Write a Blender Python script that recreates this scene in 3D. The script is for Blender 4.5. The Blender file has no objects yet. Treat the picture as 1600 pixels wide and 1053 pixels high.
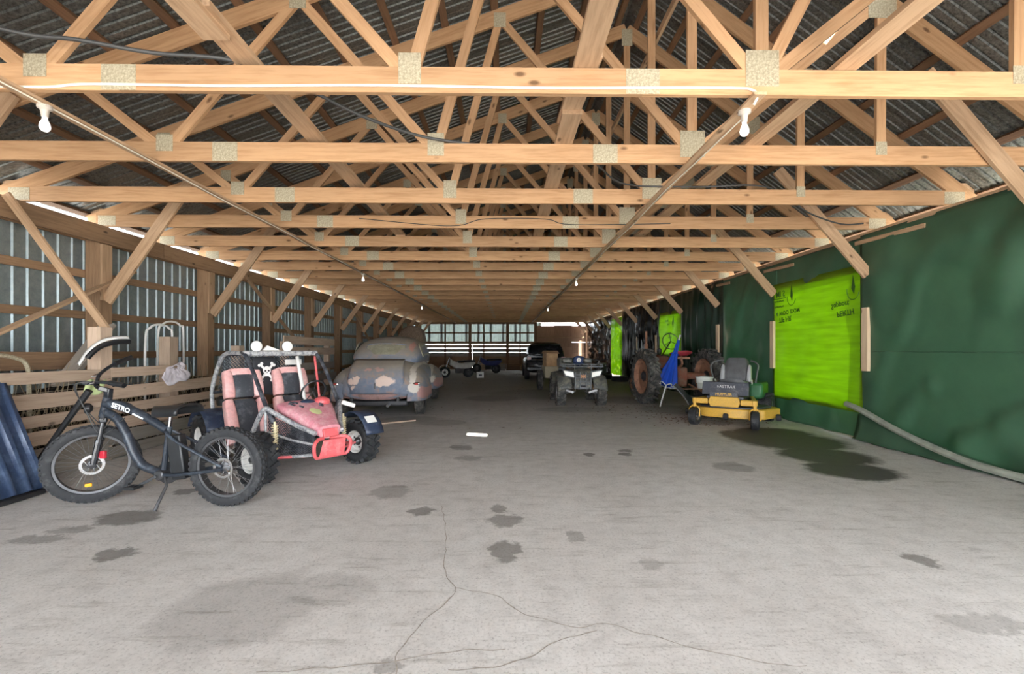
import bpy, bmesh, math, random
from mathutils import Vector, Matrix, noise
PI = math.pi
R = math.radians
scene = bpy.context.scene
COL = scene.collection
random.seed(7)

# ------------------------------------------------------------------ camera
cam_d = bpy.data.cameras.new('camera')
cam = bpy.data.objects.new('camera', cam_d)
COL.objects.link(cam)
cam.location = (0, 0, 1.4)
cam.rotation_euler = (R(90), 0, R(-0.8))
cam_d.sensor_width = 36
cam_d.lens = 36 * 714 / 1600
cam_d.shift_y = 18.5 / 1600
cam_d.clip_start = 0.05
cam_d.clip_end = 500
scene.camera = cam

# ------------------------------------------------------------------ light
world = bpy.data.worlds.new('world')
scene.world = world
world.use_nodes = True
wb = world.node_tree.nodes['Background']
wb.inputs[0].default_value = (0.88, 0.94, 1.0, 1)
wb.inputs[1].default_value = 1.6
sun_d = bpy.data.lights.new('sun', 'SUN')
sun_d.energy = 5.0
sun_d.angle = R(0.6)
sun_d.color = (1, 0.95, 0.87)
sun = bpy.data.objects.new('sun', sun_d)
COL.objects.link(sun)
SUN_DIR = Vector((0.773, -0.64, 1.0)).normalized()      # towards the sun: over the right eave, behind the camera
sun.rotation_euler = SUN_DIR.to_track_quat('Z', 'Y').to_euler()
sun.location = (20, -14, 24)

vs = scene.view_settings
vs.view_transform = 'Standard'
vs.look = 'None'
vs.exposure = 2.95
vs.gamma = 1
vs.use_curve_mapping = False
scene.cycles.max_bounces = 10
scene.cycles.diffuse_bounces = 8
scene.cycles.sample_clamp_indirect = 6

# ------------------------------------------------------------------ materials
M = {}


def newmat(name):
    m = bpy.data.materials.new(name)
    m.use_nodes = True
    nt = m.node_tree
    b = nt.nodes['Principled BSDF']
    M[name] = m
    return m, nt, b


def rgb(c):
    return tuple(c) + (1,) if len(c) == 3 else c


def node(nt, t, **kw):
    n = nt.nodes.new(t)
    for k, v in kw.items():
        if isinstance(k, str) and k.startswith('i_'):
            n.inputs[int(k[2:])].default_value = v
        else:
            setattr(n, k, v)
    return n


def link(nt, a, b):
    nt.links.new(a, b)


def ramp(nt, fac, stops):
    r = nt.nodes.new('ShaderNodeValToRGB')
    el = r.color_ramp.elements
    el[0].position, el[0].color = stops[0][0], rgb(stops[0][1])
    el[1].position, el[1].color = stops[-1][0], rgb(stops[-1][1])
    for p, c in stops[1:-1]:
        e = el.new(p)
        e.color = rgb(c)
    link(nt, fac, r.inputs[0])
    return r.outputs[0]


def mixc(nt, fac, a, b, mode='MIX'):
    n = nt.nodes.new('ShaderNodeMix')
    n.data_type = 'RGBA'
    n.blend_type = mode
    for sock, v in ((n.inputs[0], fac), (n.inputs[6], a), (n.inputs[7], b)):
        if hasattr(v, 'is_linked'):
            link(nt, v, sock)
        elif isinstance(v, (int, float)):
            sock.default_value = v
        else:
            sock.default_value = rgb(v)
    return n.outputs[2]


def coords(nt, scale, kind='Object'):
    tc = nt.nodes.new('ShaderNodeTexCoord')
    mp = nt.nodes.new('ShaderNodeMapping')
    mp.inputs['Scale'].default_value = scale
    link(nt, tc.outputs[kind], mp.inputs[0])
    return mp.outputs[0]


def noise_tex(nt, vec, scale, detail=4, rough=0.6):
    n = nt.nodes.new('ShaderNodeTexNoise')
    n.inputs['Scale'].default_value = scale
    n.inputs['Detail'].default_value = detail
    n.inputs['Roughness'].default_value = rough
    if vec is not None:
        link(nt, vec, n.inputs['Vector'])
    return n.outputs['Fac']


def bump(nt, b, h, strength=0.3, dist=0.01):
    n = nt.nodes.new('ShaderNodeBump')
    n.inputs['Strength'].default_value = strength
    n.inputs['Distance'].default_value = dist
    link(nt, h, n.inputs['Height'])
    link(nt, n.outputs[0], b.inputs['Normal'])


def plain(name, c, rough=0.5, metal=0.0, var=0.12, scale=6, coat=0.0):
    m, nt, b = newmat(name)
    v = coords(nt, (1, 1, 1))
    f = noise_tex(nt, v, scale)
    lo = tuple(x * (1 - var) for x in c)
    hi = tuple(min(1, x * (1 + var)) for x in c)
    link(nt, ramp(nt, f, [(0.3, lo), (0.7, hi)]), b.inputs['Base Color'])
    b.inputs['Roughness'].default_value = rough
    b.inputs['Metallic'].default_value = metal
    b.inputs['Coat Weight'].default_value = coat
    return m


def worn(name, c, c2, amount=0.5, rough=0.6, metal=0.0, scale=5, bumpy=0.15):
    """a paint or rubber with dusty / rusty patches that have their own shape"""
    m, nt, b = newmat(name)
    v = coords(nt, (1, 1, 1))
    f = noise_tex(nt, v, scale, 8, 0.7)
    f2 = noise_tex(nt, v, scale * 7, 3)
    col = ramp(nt, f, [(amount - 0.08, c), (amount + 0.12, c2)])
    col = mixc(nt, 0.35, col, ramp(nt, f2, [(0.3, (0.35, 0.35, 0.35)), (0.75, (1, 1, 1))]), 'MULTIPLY')
    link(nt, col, b.inputs['Base Color'])
    b.inputs['Roughness'].default_value = rough
    b.inputs['Metallic'].default_value = metal
    if bumpy:
        bump(nt, b, f2, bumpy, 0.004)
    return m


def wood(name, light, dark, knots=True, grey=0.0, tone=0.25, rough=0.75):
    """boards: the grain runs along the object's own X"""
    m, nt, b = newmat(name)
    oi = nt.nodes.new('ShaderNodeObjectInfo')
    tc = nt.nodes.new('ShaderNodeTexCoord')
    add = nt.nodes.new('ShaderNodeVectorMath')
    add.operation = 'ADD'
    cmb = nt.nodes.new('ShaderNodeCombineXYZ')
    mul = node(nt, 'ShaderNodeMath', operation='MULTIPLY', i_1=37.0)
    link(nt, oi.outputs['Random'], mul.inputs[0])
    for i in range(3):
        link(nt, mul.outputs[0], cmb.inputs[i])
    link(nt, tc.outputs['Object'], add.inputs[0])
    link(nt, cmb.outputs[0], add.inputs[1])
    mp = nt.nodes.new('ShaderNodeMapping')
    mp.inputs['Scale'].default_value = (1.1, 16, 16)
    link(nt, add.outputs[0], mp.inputs[0])
    f = noise_tex(nt, mp.outputs[0], 2.2, 5, 0.65)
    mp2 = nt.nodes.new('ShaderNodeMapping')
    mp2.inputs['Scale'].default_value = (1.0, 3.0, 3.0)
    link(nt, add.outputs[0], mp2.inputs[0])
    f2 = noise_tex(nt, mp2.outputs[0], 1.6, 3)
    col = ramp(nt, f, [(0.32, dark), (0.56, light)])
    col = mixc(nt, 0.4, col, ramp(nt, f2, [(0.3, tuple(x * 0.72 for x in light)), (0.7, light)]), 'MIX')
    if knots:
        vo = nt.nodes.new('ShaderNodeTexVoronoi')
        vo.inputs['Scale'].default_value = 1.0
        mp3 = nt.nodes.new('ShaderNodeMapping')
        mp3.inputs['Scale'].default_value = (2.2, 5, 5)
        link(nt, add.outputs[0], mp3.inputs[0])
        link(nt, mp3.outputs[0], vo.inputs['Vector'])
        k = ramp(nt, vo.outputs['Distance'], [(0.05, (1, 1, 1)), (0.12, (0, 0, 0))])
        col = mixc(nt, k, col, tuple(x * 0.45 for x in dark))
    hv = ramp(nt, oi.outputs['Random'], [(0.0, (1 - tone,) * 3), (1.0, (1, 1, 1))])
    col = mixc(nt, 1.0, col, hv, 'MULTIPLY')
    if grey:
        f3 = noise_tex(nt, add.outputs[0], 3, 5)
        g = sum(light) / 3 * 0.8
        col = mixc(nt, mixc(nt, grey, (0, 0, 0), f3), col, (g, g, g * 0.97))
    link(nt, col, b.inputs['Base Color'])
    b.inputs['Roughness'].default_value = rough
    bump(nt, b, f, 0.25, 0.004)
    return m


wood('truss_wood', (0.60, 0.355, 0.185), (0.38, 0.19, 0.08), tone=0.25)
wood('wall_wood', (0.42, 0.26, 0.15), (0.22, 0.125, 0.07), tone=0.3)
wood('brace_wood', (0.62, 0.41, 0.25), (0.36, 0.21, 0.11), tone=0.25)
wood('purlin_wood', (0.24, 0.13, 0.07), (0.12, 0.06, 0.03), tone=0.35)
wood('fence_wood', (0.72, 0.53, 0.38), (0.46, 0.30, 0.20), grey=0.2, tone=0.3)
wood('grey_wood', (0.42, 0.36, 0.29), (0.24, 0.19, 0.14), grey=0.6, tone=0.35)
wood('plywood', (0.42, 0.25, 0.16), (0.28, 0.155, 0.10), knots=False, tone=0.3)
wood('new_wood', (0.86, 0.66, 0.44), (0.72, 0.50, 0.30), tone=0.12)


def metal_sheet(name, base, speck, metal=0.75, rough=0.38, sc=14, rust=None):
    m, nt, b = newmat(name)
    v = coords(nt, (1, 1, 1))
    f = noise_tex(nt, v, sc, 6, 0.7)
    f2 = noise_tex(nt, v, 1.3, 4)
    col = ramp(nt, f, [(0.35, base), (0.68, speck)])
    if rust:
        col = mixc(nt, ramp(nt, f2, [(0.55, (0, 0, 0)), (0.72, (0.6, 0.6, 0.6))]), col, rust)
    link(nt, col, b.inputs['Base Color'])
    b.inputs['Metallic'].default_value = metal
    link(nt, ramp(nt, f, [(0.3, (rough,) * 3), (0.7, (min(1, rough + 0.25),) * 3)]), b.inputs['Roughness'])
    bump(nt, b, f, 0.15, 0.003)
    return m


metal_sheet('roof_metal', (0.05, 0.055, 0.053), (0.24, 0.25, 0.24), 0.5, 0.30, 30, (0.10, 0.075, 0.055))
metal_sheet('wall_metal', (0.27, 0.33, 0.35), (0.42, 0.48, 0.49), 0.65, 0.36, 10)
metal_sheet('galv', (0.27, 0.23, 0.15), (0.58, 0.51, 0.37), 0.2, 0.5, 60)


def translucent(name, c, trans, mixf=0.5, rough=0.5, nscale=3, var=0.2, stretch=(1, 1, 1)):
    m, nt, b = newmat(name)
    v = coords(nt, stretch)
    f = noise_tex(nt, v, nscale, 5)
    col = ramp(nt, f, [(0.3, tuple(x * (1 - var) for x in c)), (0.7, c)])
    tcol = ramp(nt, f, [(0.3, tuple(x * (1 - var) for x in trans)), (0.7, trans)])
    link(nt, col, b.inputs['Base Color'])
    b.inputs['Roughness'].default_value = rough
    t = nt.nodes.new('ShaderNodeBsdfTranslucent')
    link(nt, tcol, t.inputs[0])
    mx = nt.nodes.new('ShaderNodeMixShader')
    mx.inputs[0].default_value = mixf
    link(nt, b.outputs[0], mx.inputs[1])
    link(nt, t.outputs[0], mx.inputs[2])
    link(nt, mx.outputs[0], nt.nodes['Material Output'].inputs[0])
    return m


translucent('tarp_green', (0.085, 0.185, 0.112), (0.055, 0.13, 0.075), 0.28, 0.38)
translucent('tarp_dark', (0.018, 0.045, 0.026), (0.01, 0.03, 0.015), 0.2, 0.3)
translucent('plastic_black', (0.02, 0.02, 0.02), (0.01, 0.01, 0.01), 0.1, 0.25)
translucent('tarp_lime', (0.27, 0.46, 0.02), (0.205, 0.335, 0.006), 0.5, 0.35, 2, 0.28, (1, 0.6, 7))
translucent('fibre_panel', (0.55, 0.60, 0.58), (0.62, 0.68, 0.66), 0.35, 0.5, 4, 0.3, (12, 1, 0.6))
plain('tarp_hem', (0.33, 0.35, 0.29), 0.5, 0, 0.25)
plain('ink', (0.03, 0.09, 0.015), 0.6)
plain('black_plastic', (0.018, 0.019, 0.021), 0.38, 0, 0.3)
plain('black_paint', (0.02, 0.022, 0.027), 0.25, 0, 0.2, coat=0.4)
plain('cable_black', (0.05, 0.05, 0.05), 0.5)
plain('cable_white', (0.82, 0.78, 0.66), 0.5)
plain('white_plastic', (0.80, 0.79, 0.76), 0.45, 0, 0.06)
plain('porcelain', (0.52, 0.46, 0.40), 0.3, 0, 0.05)
plain('chrome', (0.75, 0.75, 0.76), 0.18, 1.0, 0.05)
plain('steel', (0.45, 0.46, 0.47), 0.35, 0.9, 0.15)
plain('dark_steel', (0.10, 0.10, 0.105), 0.4, 0.7, 0.2)
worn('rubber', (0.022, 0.023, 0.026), (0.085, 0.085, 0.085), 0.6, 0.75, 0, 9)
worn('dusty_rubber', (0.045, 0.044, 0.043), (0.19, 0.175, 0.155), 0.52, 0.85, 0, 8)

m, nt, b = newmat('bulb_glass')
b.inputs['Base Color'].default_value = (0.95, 0.94, 0.92, 1)
b.inputs['Roughness'].default_value = 0.15
b.inputs['Emission Color'].default_value = (1, 0.96, 0.9, 1)
b.inputs['Emission Strength'].default_value = 0.3

m, nt, b = newmat('clear_glass')
b.inputs['Base Color'].default_value = (0.9, 0.93, 0.92, 1)
b.inputs['Roughness'].default_value = 0.05
b.inputs['Transmission Weight'].default_value = 0.9
b.inputs['IOR'].default_value = 1.3


# ------------------------------------------------------------------ mesh building
class MB:
    def __init__(self):
        self.v = []
        self.f = []

    def add(self, verts, faces):
        o = len(self.v)
        self.v += [tuple(p) for p in verts]
        self.f += [tuple(o + i for i in f) for f in faces]
        return self

    def box(self, c, s, rot=None, taper=1.0):
        hx, hy, hz = s[0] / 2, s[1] / 2, s[2] / 2
        vs_ = []
        for z in (-1, 1):
            k = taper if z > 0 else 1
            for x, y in ((-1, -1), (1, -1), (1, 1), (-1, 1)):
                p = Vector((x * hx * k, y * hy * k, z * hz))
                if rot is not None:
                    p = rot @ p
                vs_.append(p + Vector(c))
        return self.add(vs_, [(3, 2, 1, 0), (4, 5, 6, 7), (0, 1, 5, 4), (1, 2, 6, 5), (2, 3, 7, 6), (3, 0, 4, 7)])

    def bar(self, p0, p1, w, h, up=(0, 0, 1)):
        p0, p1 = Vector(p0), Vector(p1)
        d = p1 - p0
        L = d.length
        x = d.normalized()
        u = Vector(up)
        if abs(x.dot(u)) > 0.98:
            u = Vector((1, 0, 0)) if abs(x.x) < 0.9 else Vector((0, 1, 0))
        y = u.cross(x).normalized()
        z = x.cross(y)
        rot = Matrix((x, y, z)).transposed()
        return self.box((p0 + p1) / 2, (L, w, h), rot)

    def tube(self, pts, r, n=8, closed=False, caps=True):
        pts = [Vector(p) for p in pts]
        N = len(pts)
        rs = r if isinstance(r, (list, tuple)) else [r] * N
        prev = None
        rings = []
        for i, p in enumerate(pts):
            if closed:
                t = (pts[(i + 1) % N] - pts[i - 1])
            else:
                t = pts[min(i + 1, N - 1)] - pts[max(i - 1, 0)]
            t.normalize()
            if prev is None:
                a = Vector((0, 0, 1)) if abs(t.z) < 0.9 else Vector((1, 0, 0))
                u = t.cross(a).normalized()
            else:
                u = (prev - t * prev.dot(t)).normalized()
            prev = u
            w = t.cross(u)
            rings.append([p + (u * math.cos(2 * PI * k / n) + w * math.sin(2 * PI * k / n)) * rs[i] for k in range(n)])
        vs_ = [q for r_ in rings for q in r_]
        fs = []
        for i in range(N if closed else N - 1):
            a, b2 = i * n, ((i + 1) % N) * n
            for k in range(n):
                k2 = (k + 1) % n
                fs.append((a + k, a + k2, b2 + k2, b2 + k))
        if not closed and caps:
            fs.append(tuple(range(n - 1, -1, -1)))
            fs.append(tuple((N - 1) * n + k for k in range(n)))
        return self.add(vs_, fs)

    def lathe(self, prof, n=24, axis='z', c=(0, 0, 0), closed=False, a0=0, a1=2 * PI):
        """prof: list of (radius, height)"""
        full = abs(a1 - a0 - 2 * PI) < 1e-6
        m_ = n if full else n + 1
        vs_ = []
        for r, h in prof:
            for k in range(m_):
                a = a0 + (a1 - a0) * k / n
                q = (r * math.cos(a), r * math.sin(a), h)
                if axis == 'y':
                    q = (q[0], h, q[1])
                elif axis == 'x':
                    q = (h, q[0], q[1])
                vs_.append((q[0] + c[0], q[1] + c[1], q[2] + c[2]))
        fs = []
        P = len(prof)
        for i in range(P if closed else P - 1):
            j = (i + 1) % P
            for k in range(n):
                k2 = (k + 1) % m_
                fs.append((i * m_ + k, i * m_ + k2, j * m_ + k2, j * m_ + k))
        if not closed and full:
            if prof[0][0] > 1e-6:
                fs.append(tuple(range(m_ - 1, -1, -1)))
            if prof[-1][0] > 1e-6:
                fs.append(tuple((P - 1) * m_ + k for k in range(m_)))
        return self.add(vs_, fs)

    def prism(self, poly, t, plane='xz', off=0.0):
        """polygon in a plane, thickness t along the plane's normal, centred on off"""
        n = len(poly)
        vs_ = []
        for s in (-0.5, 0.5):
            for a, b2 in poly:
                h = off + s * t
                vs_.append({'xz': (a, h, b2), 'xy': (a, b2, h), 'yz': (h, a, b2)}[plane])
        fs = [tuple(range(n)), tuple(range(2 * n - 1, n - 1, -1))]
        for k in range(n):
            k2 = (k + 1) % n
            fs.append((k2, k, n + k, n + k2))
        return self.add(vs_, fs)

    def grid(self, fn, nu, nv, wrap_u=False):
        vs_ = [fn(i / nu, j / nv) for j in range(nv + 1) for i in range(nu + (0 if wrap_u else 1))]
        w = nu if wrap_u else nu + 1
        fs = []
        for j in range(nv):
            for i in range(nu):
                i2 = (i + 1) % w
                fs.append((j * w + i, j * w + i2, (j + 1) * w + i2, (j + 1) * w + i))
        return self.add(vs_, fs)

    def loft(self, secs, cap=True):
        """sections: equal-length closed rings of points"""
        n = len(secs[0])
        vs_ = [p for s in secs for p in s]
        fs = []
        for i in range(len(secs) - 1):
            for k in range(n):
                k2 = (k + 1) % n
                fs.append((i * n + k, i * n + k2, (i + 1) * n + k2, (i + 1) * n + k))
        if cap:
            fs.append(tuple(range(n - 1, -1, -1)))
            fs.append(tuple((len(secs) - 1) * n + k for k in range(n)))
        return self.add(vs_, fs)

    def ball(self, c, r, n=12, k=8):
        rx, ry, rz = (r, r, r) if isinstance(r, (int, float)) else r
        vs_ = [(c[0], c[1], c[2] - rz)]
        for j in range(1, k):
            a = -PI / 2 + PI * j / k
            for i in range(n):
                t = 2 * PI * i / n
                vs_.append((c[0] + rx * math.cos(a) * math.cos(t), c[1] + ry * math.cos(a) * math.sin(t), c[2] + rz * math.sin(a)))
        vs_.append((c[0], c[1], c[2] + rz))
        fs = [(0, 1 + (i + 1) % n, 1 + i) for i in range(n)]
        for j in range(k - 2):
            for i in range(n):
                i2 = (i + 1) % n
                fs.append((1 + j * n + i, 1 + j * n + i2, 1 + (j + 1) * n + i2, 1 + (j + 1) * n + i))
        o = 1 + (k - 2) * n
        fs += [(o + i, o + (i + 1) % n, len(vs_) - 1) for i in range(n)]
        return self.add(vs_, fs)

    def mesh(self, name, smooth=35):
        me = bpy.data.meshes.new(name)
        me.from_pydata(self.v, [], self.f)
        bm = bmesh.new()
        bm.from_mesh(me)
        bmesh.ops.recalc_face_normals(bm, faces=bm.faces)
        bm.to_mesh(me)
        bm.free()
        if smooth:
            me.shade_smooth()
            me.set_sharp_from_angle(angle=R(smooth))
        return me

    def build(self, name, mat, parent=None, smooth=35, bevel=0, label=None, solid=0, sub=0):
        me = self.mesh(name, smooth)
        me.materials.append(M[mat])
        o = bpy.data.objects.new(name, me)
        COL.objects.link(o)
        if parent is not None:
            o.parent = parent
        if solid:
            md = o.modifiers.new('solid', 'SOLIDIFY')
            md.thickness = solid
            md.offset = 0
        if sub:
            md = o.modifiers.new('sub', 'SUBSURF')
            md.levels = md.render_levels = sub
        if bevel:
            md = o.modifiers.new('bevel', 'BEVEL')
            md.width = bevel
            md.segments = 2
            md.limit_method = 'ANGLE'
            md.angle_limit = R(40)
        if label:
            o['label'] = label
        return o


def tag(o, label=None, cat=None, group=None, kind=None):
    if label:
        o['label'] = label
    if cat:
        o['category'] = cat
    if group:
        o['group'] = group
    if kind:
        o['kind'] = kind
    return o


def empty(name, loc=(0, 0, 0), rz=0, parent=None):
    o = bpy.data.objects.new(name, None)
    COL.objects.link(o)
    o.location = loc
    o.rotation_euler = (0, 0, rz)
    o.empty_display_size = 0.1
    if parent is not None:
        o.parent = parent
    return o


def thing(name, label, cat, loc=(0, 0, 0), rz=0, group=None):
    return tag(empty(name, loc, rz), label, cat, group)


def copy_tree(o, parent=None):
    c = o.copy()
    COL.objects.link(c)
    c.parent = parent
    for ch in o.children:
        copy_tree(ch, c)
    return c


BOXES = {}


def beam(name, p0, p1, w, h, mat, parent=None, up=(0, 0, 1), label=None):
    """a sawn board: its own X runs along its length, w across, h in the 'up' direction"""
    p0, p1 = Vector(p0), Vector(p1)
    d = p1 - p0
    L = d.length
    x = d.normalized()
    u = Vector(up)
    if abs(x.dot(u)) > 0.98:
        u = Vector((0, 1, 0))
    y = u.cross(x).normalized()
    z = x.cross(y)
    key = (round(L, 3), w, h, mat)
    if key not in BOXES:
        me = MB().box((0, 0, 0), (L, w, h)).mesh(name, 0)
        me.materials.append(M[mat])
        BOXES[key] = me
    o = bpy.data.objects.new(name, BOXES[key])
    COL.objects.link(o)
    if parent is not None:
        o.parent = parent
    o.matrix_local = Matrix.Translation((p0 + p1) / 2) @ Matrix((x, y, z)).transposed().to_4x4()
    if label:
        o['label'] = label
    return o


def smooth_path(pts, n=6):
    """Catmull-Rom through the points"""
    pts = [Vector(p) for p in pts]
    out = []
    for i in range(len(pts) - 1):
        p0, p1, p2, p3 = pts[max(i - 1, 0)], pts[i], pts[i + 1], pts[min(i + 2, len(pts) - 1)]
        for k in range(n):
            t = k / n
            out.append(0.5 * ((2 * p1) + (p2 - p0) * t + (2 * p0 - 5 * p1 + 4 * p2 - p3) * t * t + (3 * p1 - p0 - 3 * p2 + p3) * t ** 3))
    out.append(pts[-1])
    return out


def text_mesh(body, size, name, mat, parent, mw, extrude=0.001, font_shear=0.0, bold=0.0):
    cu = bpy.data.curves.new(name, 'FONT')
    cu.body = body
    cu.size = size
    cu.extrude = extrude
    cu.shear = font_shear
    cu.offset = bold
    cu.align_x = 'CENTER'
    cu.align_y = 'CENTER'
    cu.resolution_u = 2
    tmp = bpy.data.objects.new(name, cu)
    COL.objects.link(tmp)
    dg = bpy.context.evaluated_depsgraph_get()
    me = bpy.data.meshes.new_from_object(tmp.evaluated_get(dg))
    bpy.data.objects.remove(tmp)
    bpy.data.curves.remove(cu)
    me.materials.clear()
    me.materials.append(M[mat])
    o = bpy.data.objects.new(name, me)
    COL.objects.link(o)
    o.parent = parent
    o.matrix_local = mw
    return o


def frame(x, y, o):
    """matrix with the given x and y axes and origin"""
    x, y = Vector(x).normalized(), Vector(y).normalized()
    z = x.cross(y)
    return Matrix.Translation(o) @ Matrix((x, y, z)).transposed().to_4x4()

# ------------------------------------------------------------------ floor and ground
def TY(k):
    return 3.27 + 1.22 * (k - 1)


Y0, Y1 = -5.2, 31.5          # unseen front opening, set far back to even the light, and back wall
XL, XR = -6.2, 5.86
m, nt, b = newmat('concrete')
tc = nt.nodes.new('ShaderNodeTexCoord')
wn = nt.nodes.new('ShaderNodeTexNoise')
wn.inputs['Scale'].default_value = 7.0
wn.inputs['Detail'].default_value = 8
wn.inputs['Roughness'].default_value = 0.65
link(nt, tc.outputs['Object'], wn.inputs['Vector'])
sub = node(nt, 'ShaderNodeVectorMath', operation='SUBTRACT')
sub.inputs[1].default_value = (0.5, 0.5, 0.5)
link(nt, wn.outputs['Color'], sub.inputs[0])
scl = node(nt, 'ShaderNodeVectorMath', operation='SCALE')
scl.inputs['Scale'].default_value = 0.3
link(nt, sub.outputs[0], scl.inputs[0])
wp = node(nt, 'ShaderNodeVectorMath', operation='ADD')
link(nt, tc.outputs['Object'], wp.inputs[0])
link(nt, scl.outputs[0], wp.inputs[1])
fine = noise_tex(nt, tc.outputs['Object'], 55, 6, 0.8)
mid = noise_tex(nt, tc.outputs['Object'], 6, 8, 0.7)
big = noise_tex(nt, tc.outputs['Object'], 0.7, 5, 0.6)
col = ramp(nt, mid, [(0.25, (0.53, 0.515, 0.495)), (0.5, (0.67, 0.655, 0.63)), (0.75, (0.74, 0.725, 0.70))])
col = mixc(nt, 0.5, col, ramp(nt, big, [(0.3, (0.70, 0.68, 0.66)), (0.65, (1, 1, 1))]), 'MULTIPLY')
col = mixc(nt, 0.75, col, ramp(nt, fine, [(0.33, (0.38, 0.37, 0.36)), (0.47, (0.93, 0.93, 0.93)), (0.62, (1, 1, 1))]), 'MULTIPLY')
strk = noise_tex(nt, coords(nt, (0.7, 5.0, 1)), 2.3, 7, 0.75)      # scuffs and trowel streaks
col = mixc(nt, 0.6, col, ramp(nt, strk, [(0.33, (0.55, 0.53, 0.50)), (0.45, (1, 1, 1))]), 'MULTIPLY')
# the slab is dirtier deeper in the shed, where earth has been tracked in
sep = nt.nodes.new('ShaderNodeSeparateXYZ')
link(nt, wp.outputs[0], sep.inputs[0])
dirt = node(nt, 'ShaderNodeMapRange')
dirt.inputs[1].default_value = 7.5
dirt.inputs[2].default_value = 16.0
dirt.inputs[4].default_value = 0.55
link(nt, sep.outputs[1], dirt.inputs[0])
col = mixc(nt, dirt.outputs[0], col, mixc(nt, mid, (0.24, 0.215, 0.18), (0.42, 0.385, 0.33)))


def stains(nt, vec, lst):
    acc = None
    for x, y, rx, ry, s in lst:
        a = node(nt, 'ShaderNodeVectorMath', operation='SUBTRACT')
        a.inputs[1].default_value = (x, y, 0)
        link(nt, vec, a.inputs[0])
        q = node(nt, 'ShaderNodeVectorMath', operation='MULTIPLY')
        q.inputs[1].default_value = (1 / rx, 1 / ry, 0)
        link(nt, a.outputs[0], q.inputs[0])
        l_ = node(nt, 'ShaderNodeVectorMath', operation='LENGTH')
        link(nt, q.outputs[0], l_.inputs[0])
        r_ = node(nt, 'ShaderNodeMapRange')
        r_.inputs[1].default_value = 1.12
        r_.inputs[2].default_value = 0.85
        r_.inputs[4].default_value = s
        link(nt, l_.outputs['Value'], r_.inputs[0])
        if acc is None:
            acc = r_.outputs[0]
        else:
            mx = node(nt, 'ShaderNodeMath', operation='MAXIMUM')
            link(nt, acc, mx.inputs[0])
            link(nt, r_.outputs[0], mx.inputs[1])
            acc = mx.outputs[0]
    return acc


STAINS = [(0.01, 3.17, 0.11, 0.15, 0.6), (0.0, 3.74, 0.15, 0.13, 0.55), (-0.06, 4.0, 0.07, 0.09, 0.5), (-3.14, 3.84, 0.25, 0.18, 0.65),
          (-2.67, 3.15, 0.12, 0.1, 0.6), (-3.43, 3.4, 0.22, 0.09, 0.45), (-3.36, 3.58, 0.15, 0.07, 0.4), (-0.72, 3.95, 0.11, 0.1, 0.6),
          (-1.13, 4.5, 0.2, 0.2, 0.38), (-3.14, 4.53, 0.12, 0.12, 0.6), (2.76, 2.98, 0.09, 0.1, 0.62), (2.7, 5.37, 0.24, 0.22, 0.42),
          (-0.64, 6.5, 0.15, 0.17, 0.5), (-0.47, 5.85, 0.17, 0.14, 0.4), (1.65, 6.26, 0.1, 0.1, 0.6), (1.1, 6.04, 0.08, 0.09, 0.7),
          (1.57, 6.04, 0.09, 0.09, 0.7), (-1.43, 2.49, 0.4, 0.36, 0.26), (-1.01, 2.68, 0.25, 0.2, 0.2), (0.53, 3.4, 0.07, 0.09, 0.4),
          (0.95, 2.94, 0.08, 0.08, 0.28), (-0.53, 2.01, 0.06, 0.06, 0.4), (-0.36, 12.99, 0.8, 0.8, 0.4), (-1.22, 8.71, 0.5, 0.35, 0.3),
          (-1.91, 9.11, 0.6, 0.4, 0.3), (3.89, 8.64, 0.42, 0.3, 0.4), (1.62, 10.5, 0.9, 0.5, 0.3), (3.98, 10.47, 0.9, 0.8, 0.35),
          (2.44, 2.29, 0.2, 0.09, 0.3), (1.2, 14.26, 1.8, 1.6, 0.3), (3.32, 12.45, 0.9, 0.9, 0.35)]
PUDDLE = [(4.31, 6.93, 0.8, 0.75, 0.9), (4.19, 5.93, 0.58, 0.5, 0.9), (4.42, 7.57, 0.66, 0.5, 0.9), (3.98, 5.21, 0.48, 0.42, 0.9), (3.85, 7.3, 0.35, 0.5, 0.85)]
st = stains(nt, wp.outputs[0], STAINS)
pu = stains(nt, wp.outputs[0], PUDDLE)
col = mixc(nt, st, col, (0.085, 0.075, 0.065))
col = mixc(nt, pu, col, mixc(nt, fine, (0.018, 0.018, 0.018), (0.06, 0.058, 0.053)))
link(nt, col, b.inputs['Base Color'])
link(nt, ramp(nt, pu, [(0.0, (0.8,) * 3), (0.8, (0.6,) * 3)]), b.inputs['Roughness'])
b.inputs['Specular IOR Level'].default_value = 0.25
bump(nt, b, fine, 0.35, 0.004)

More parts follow.
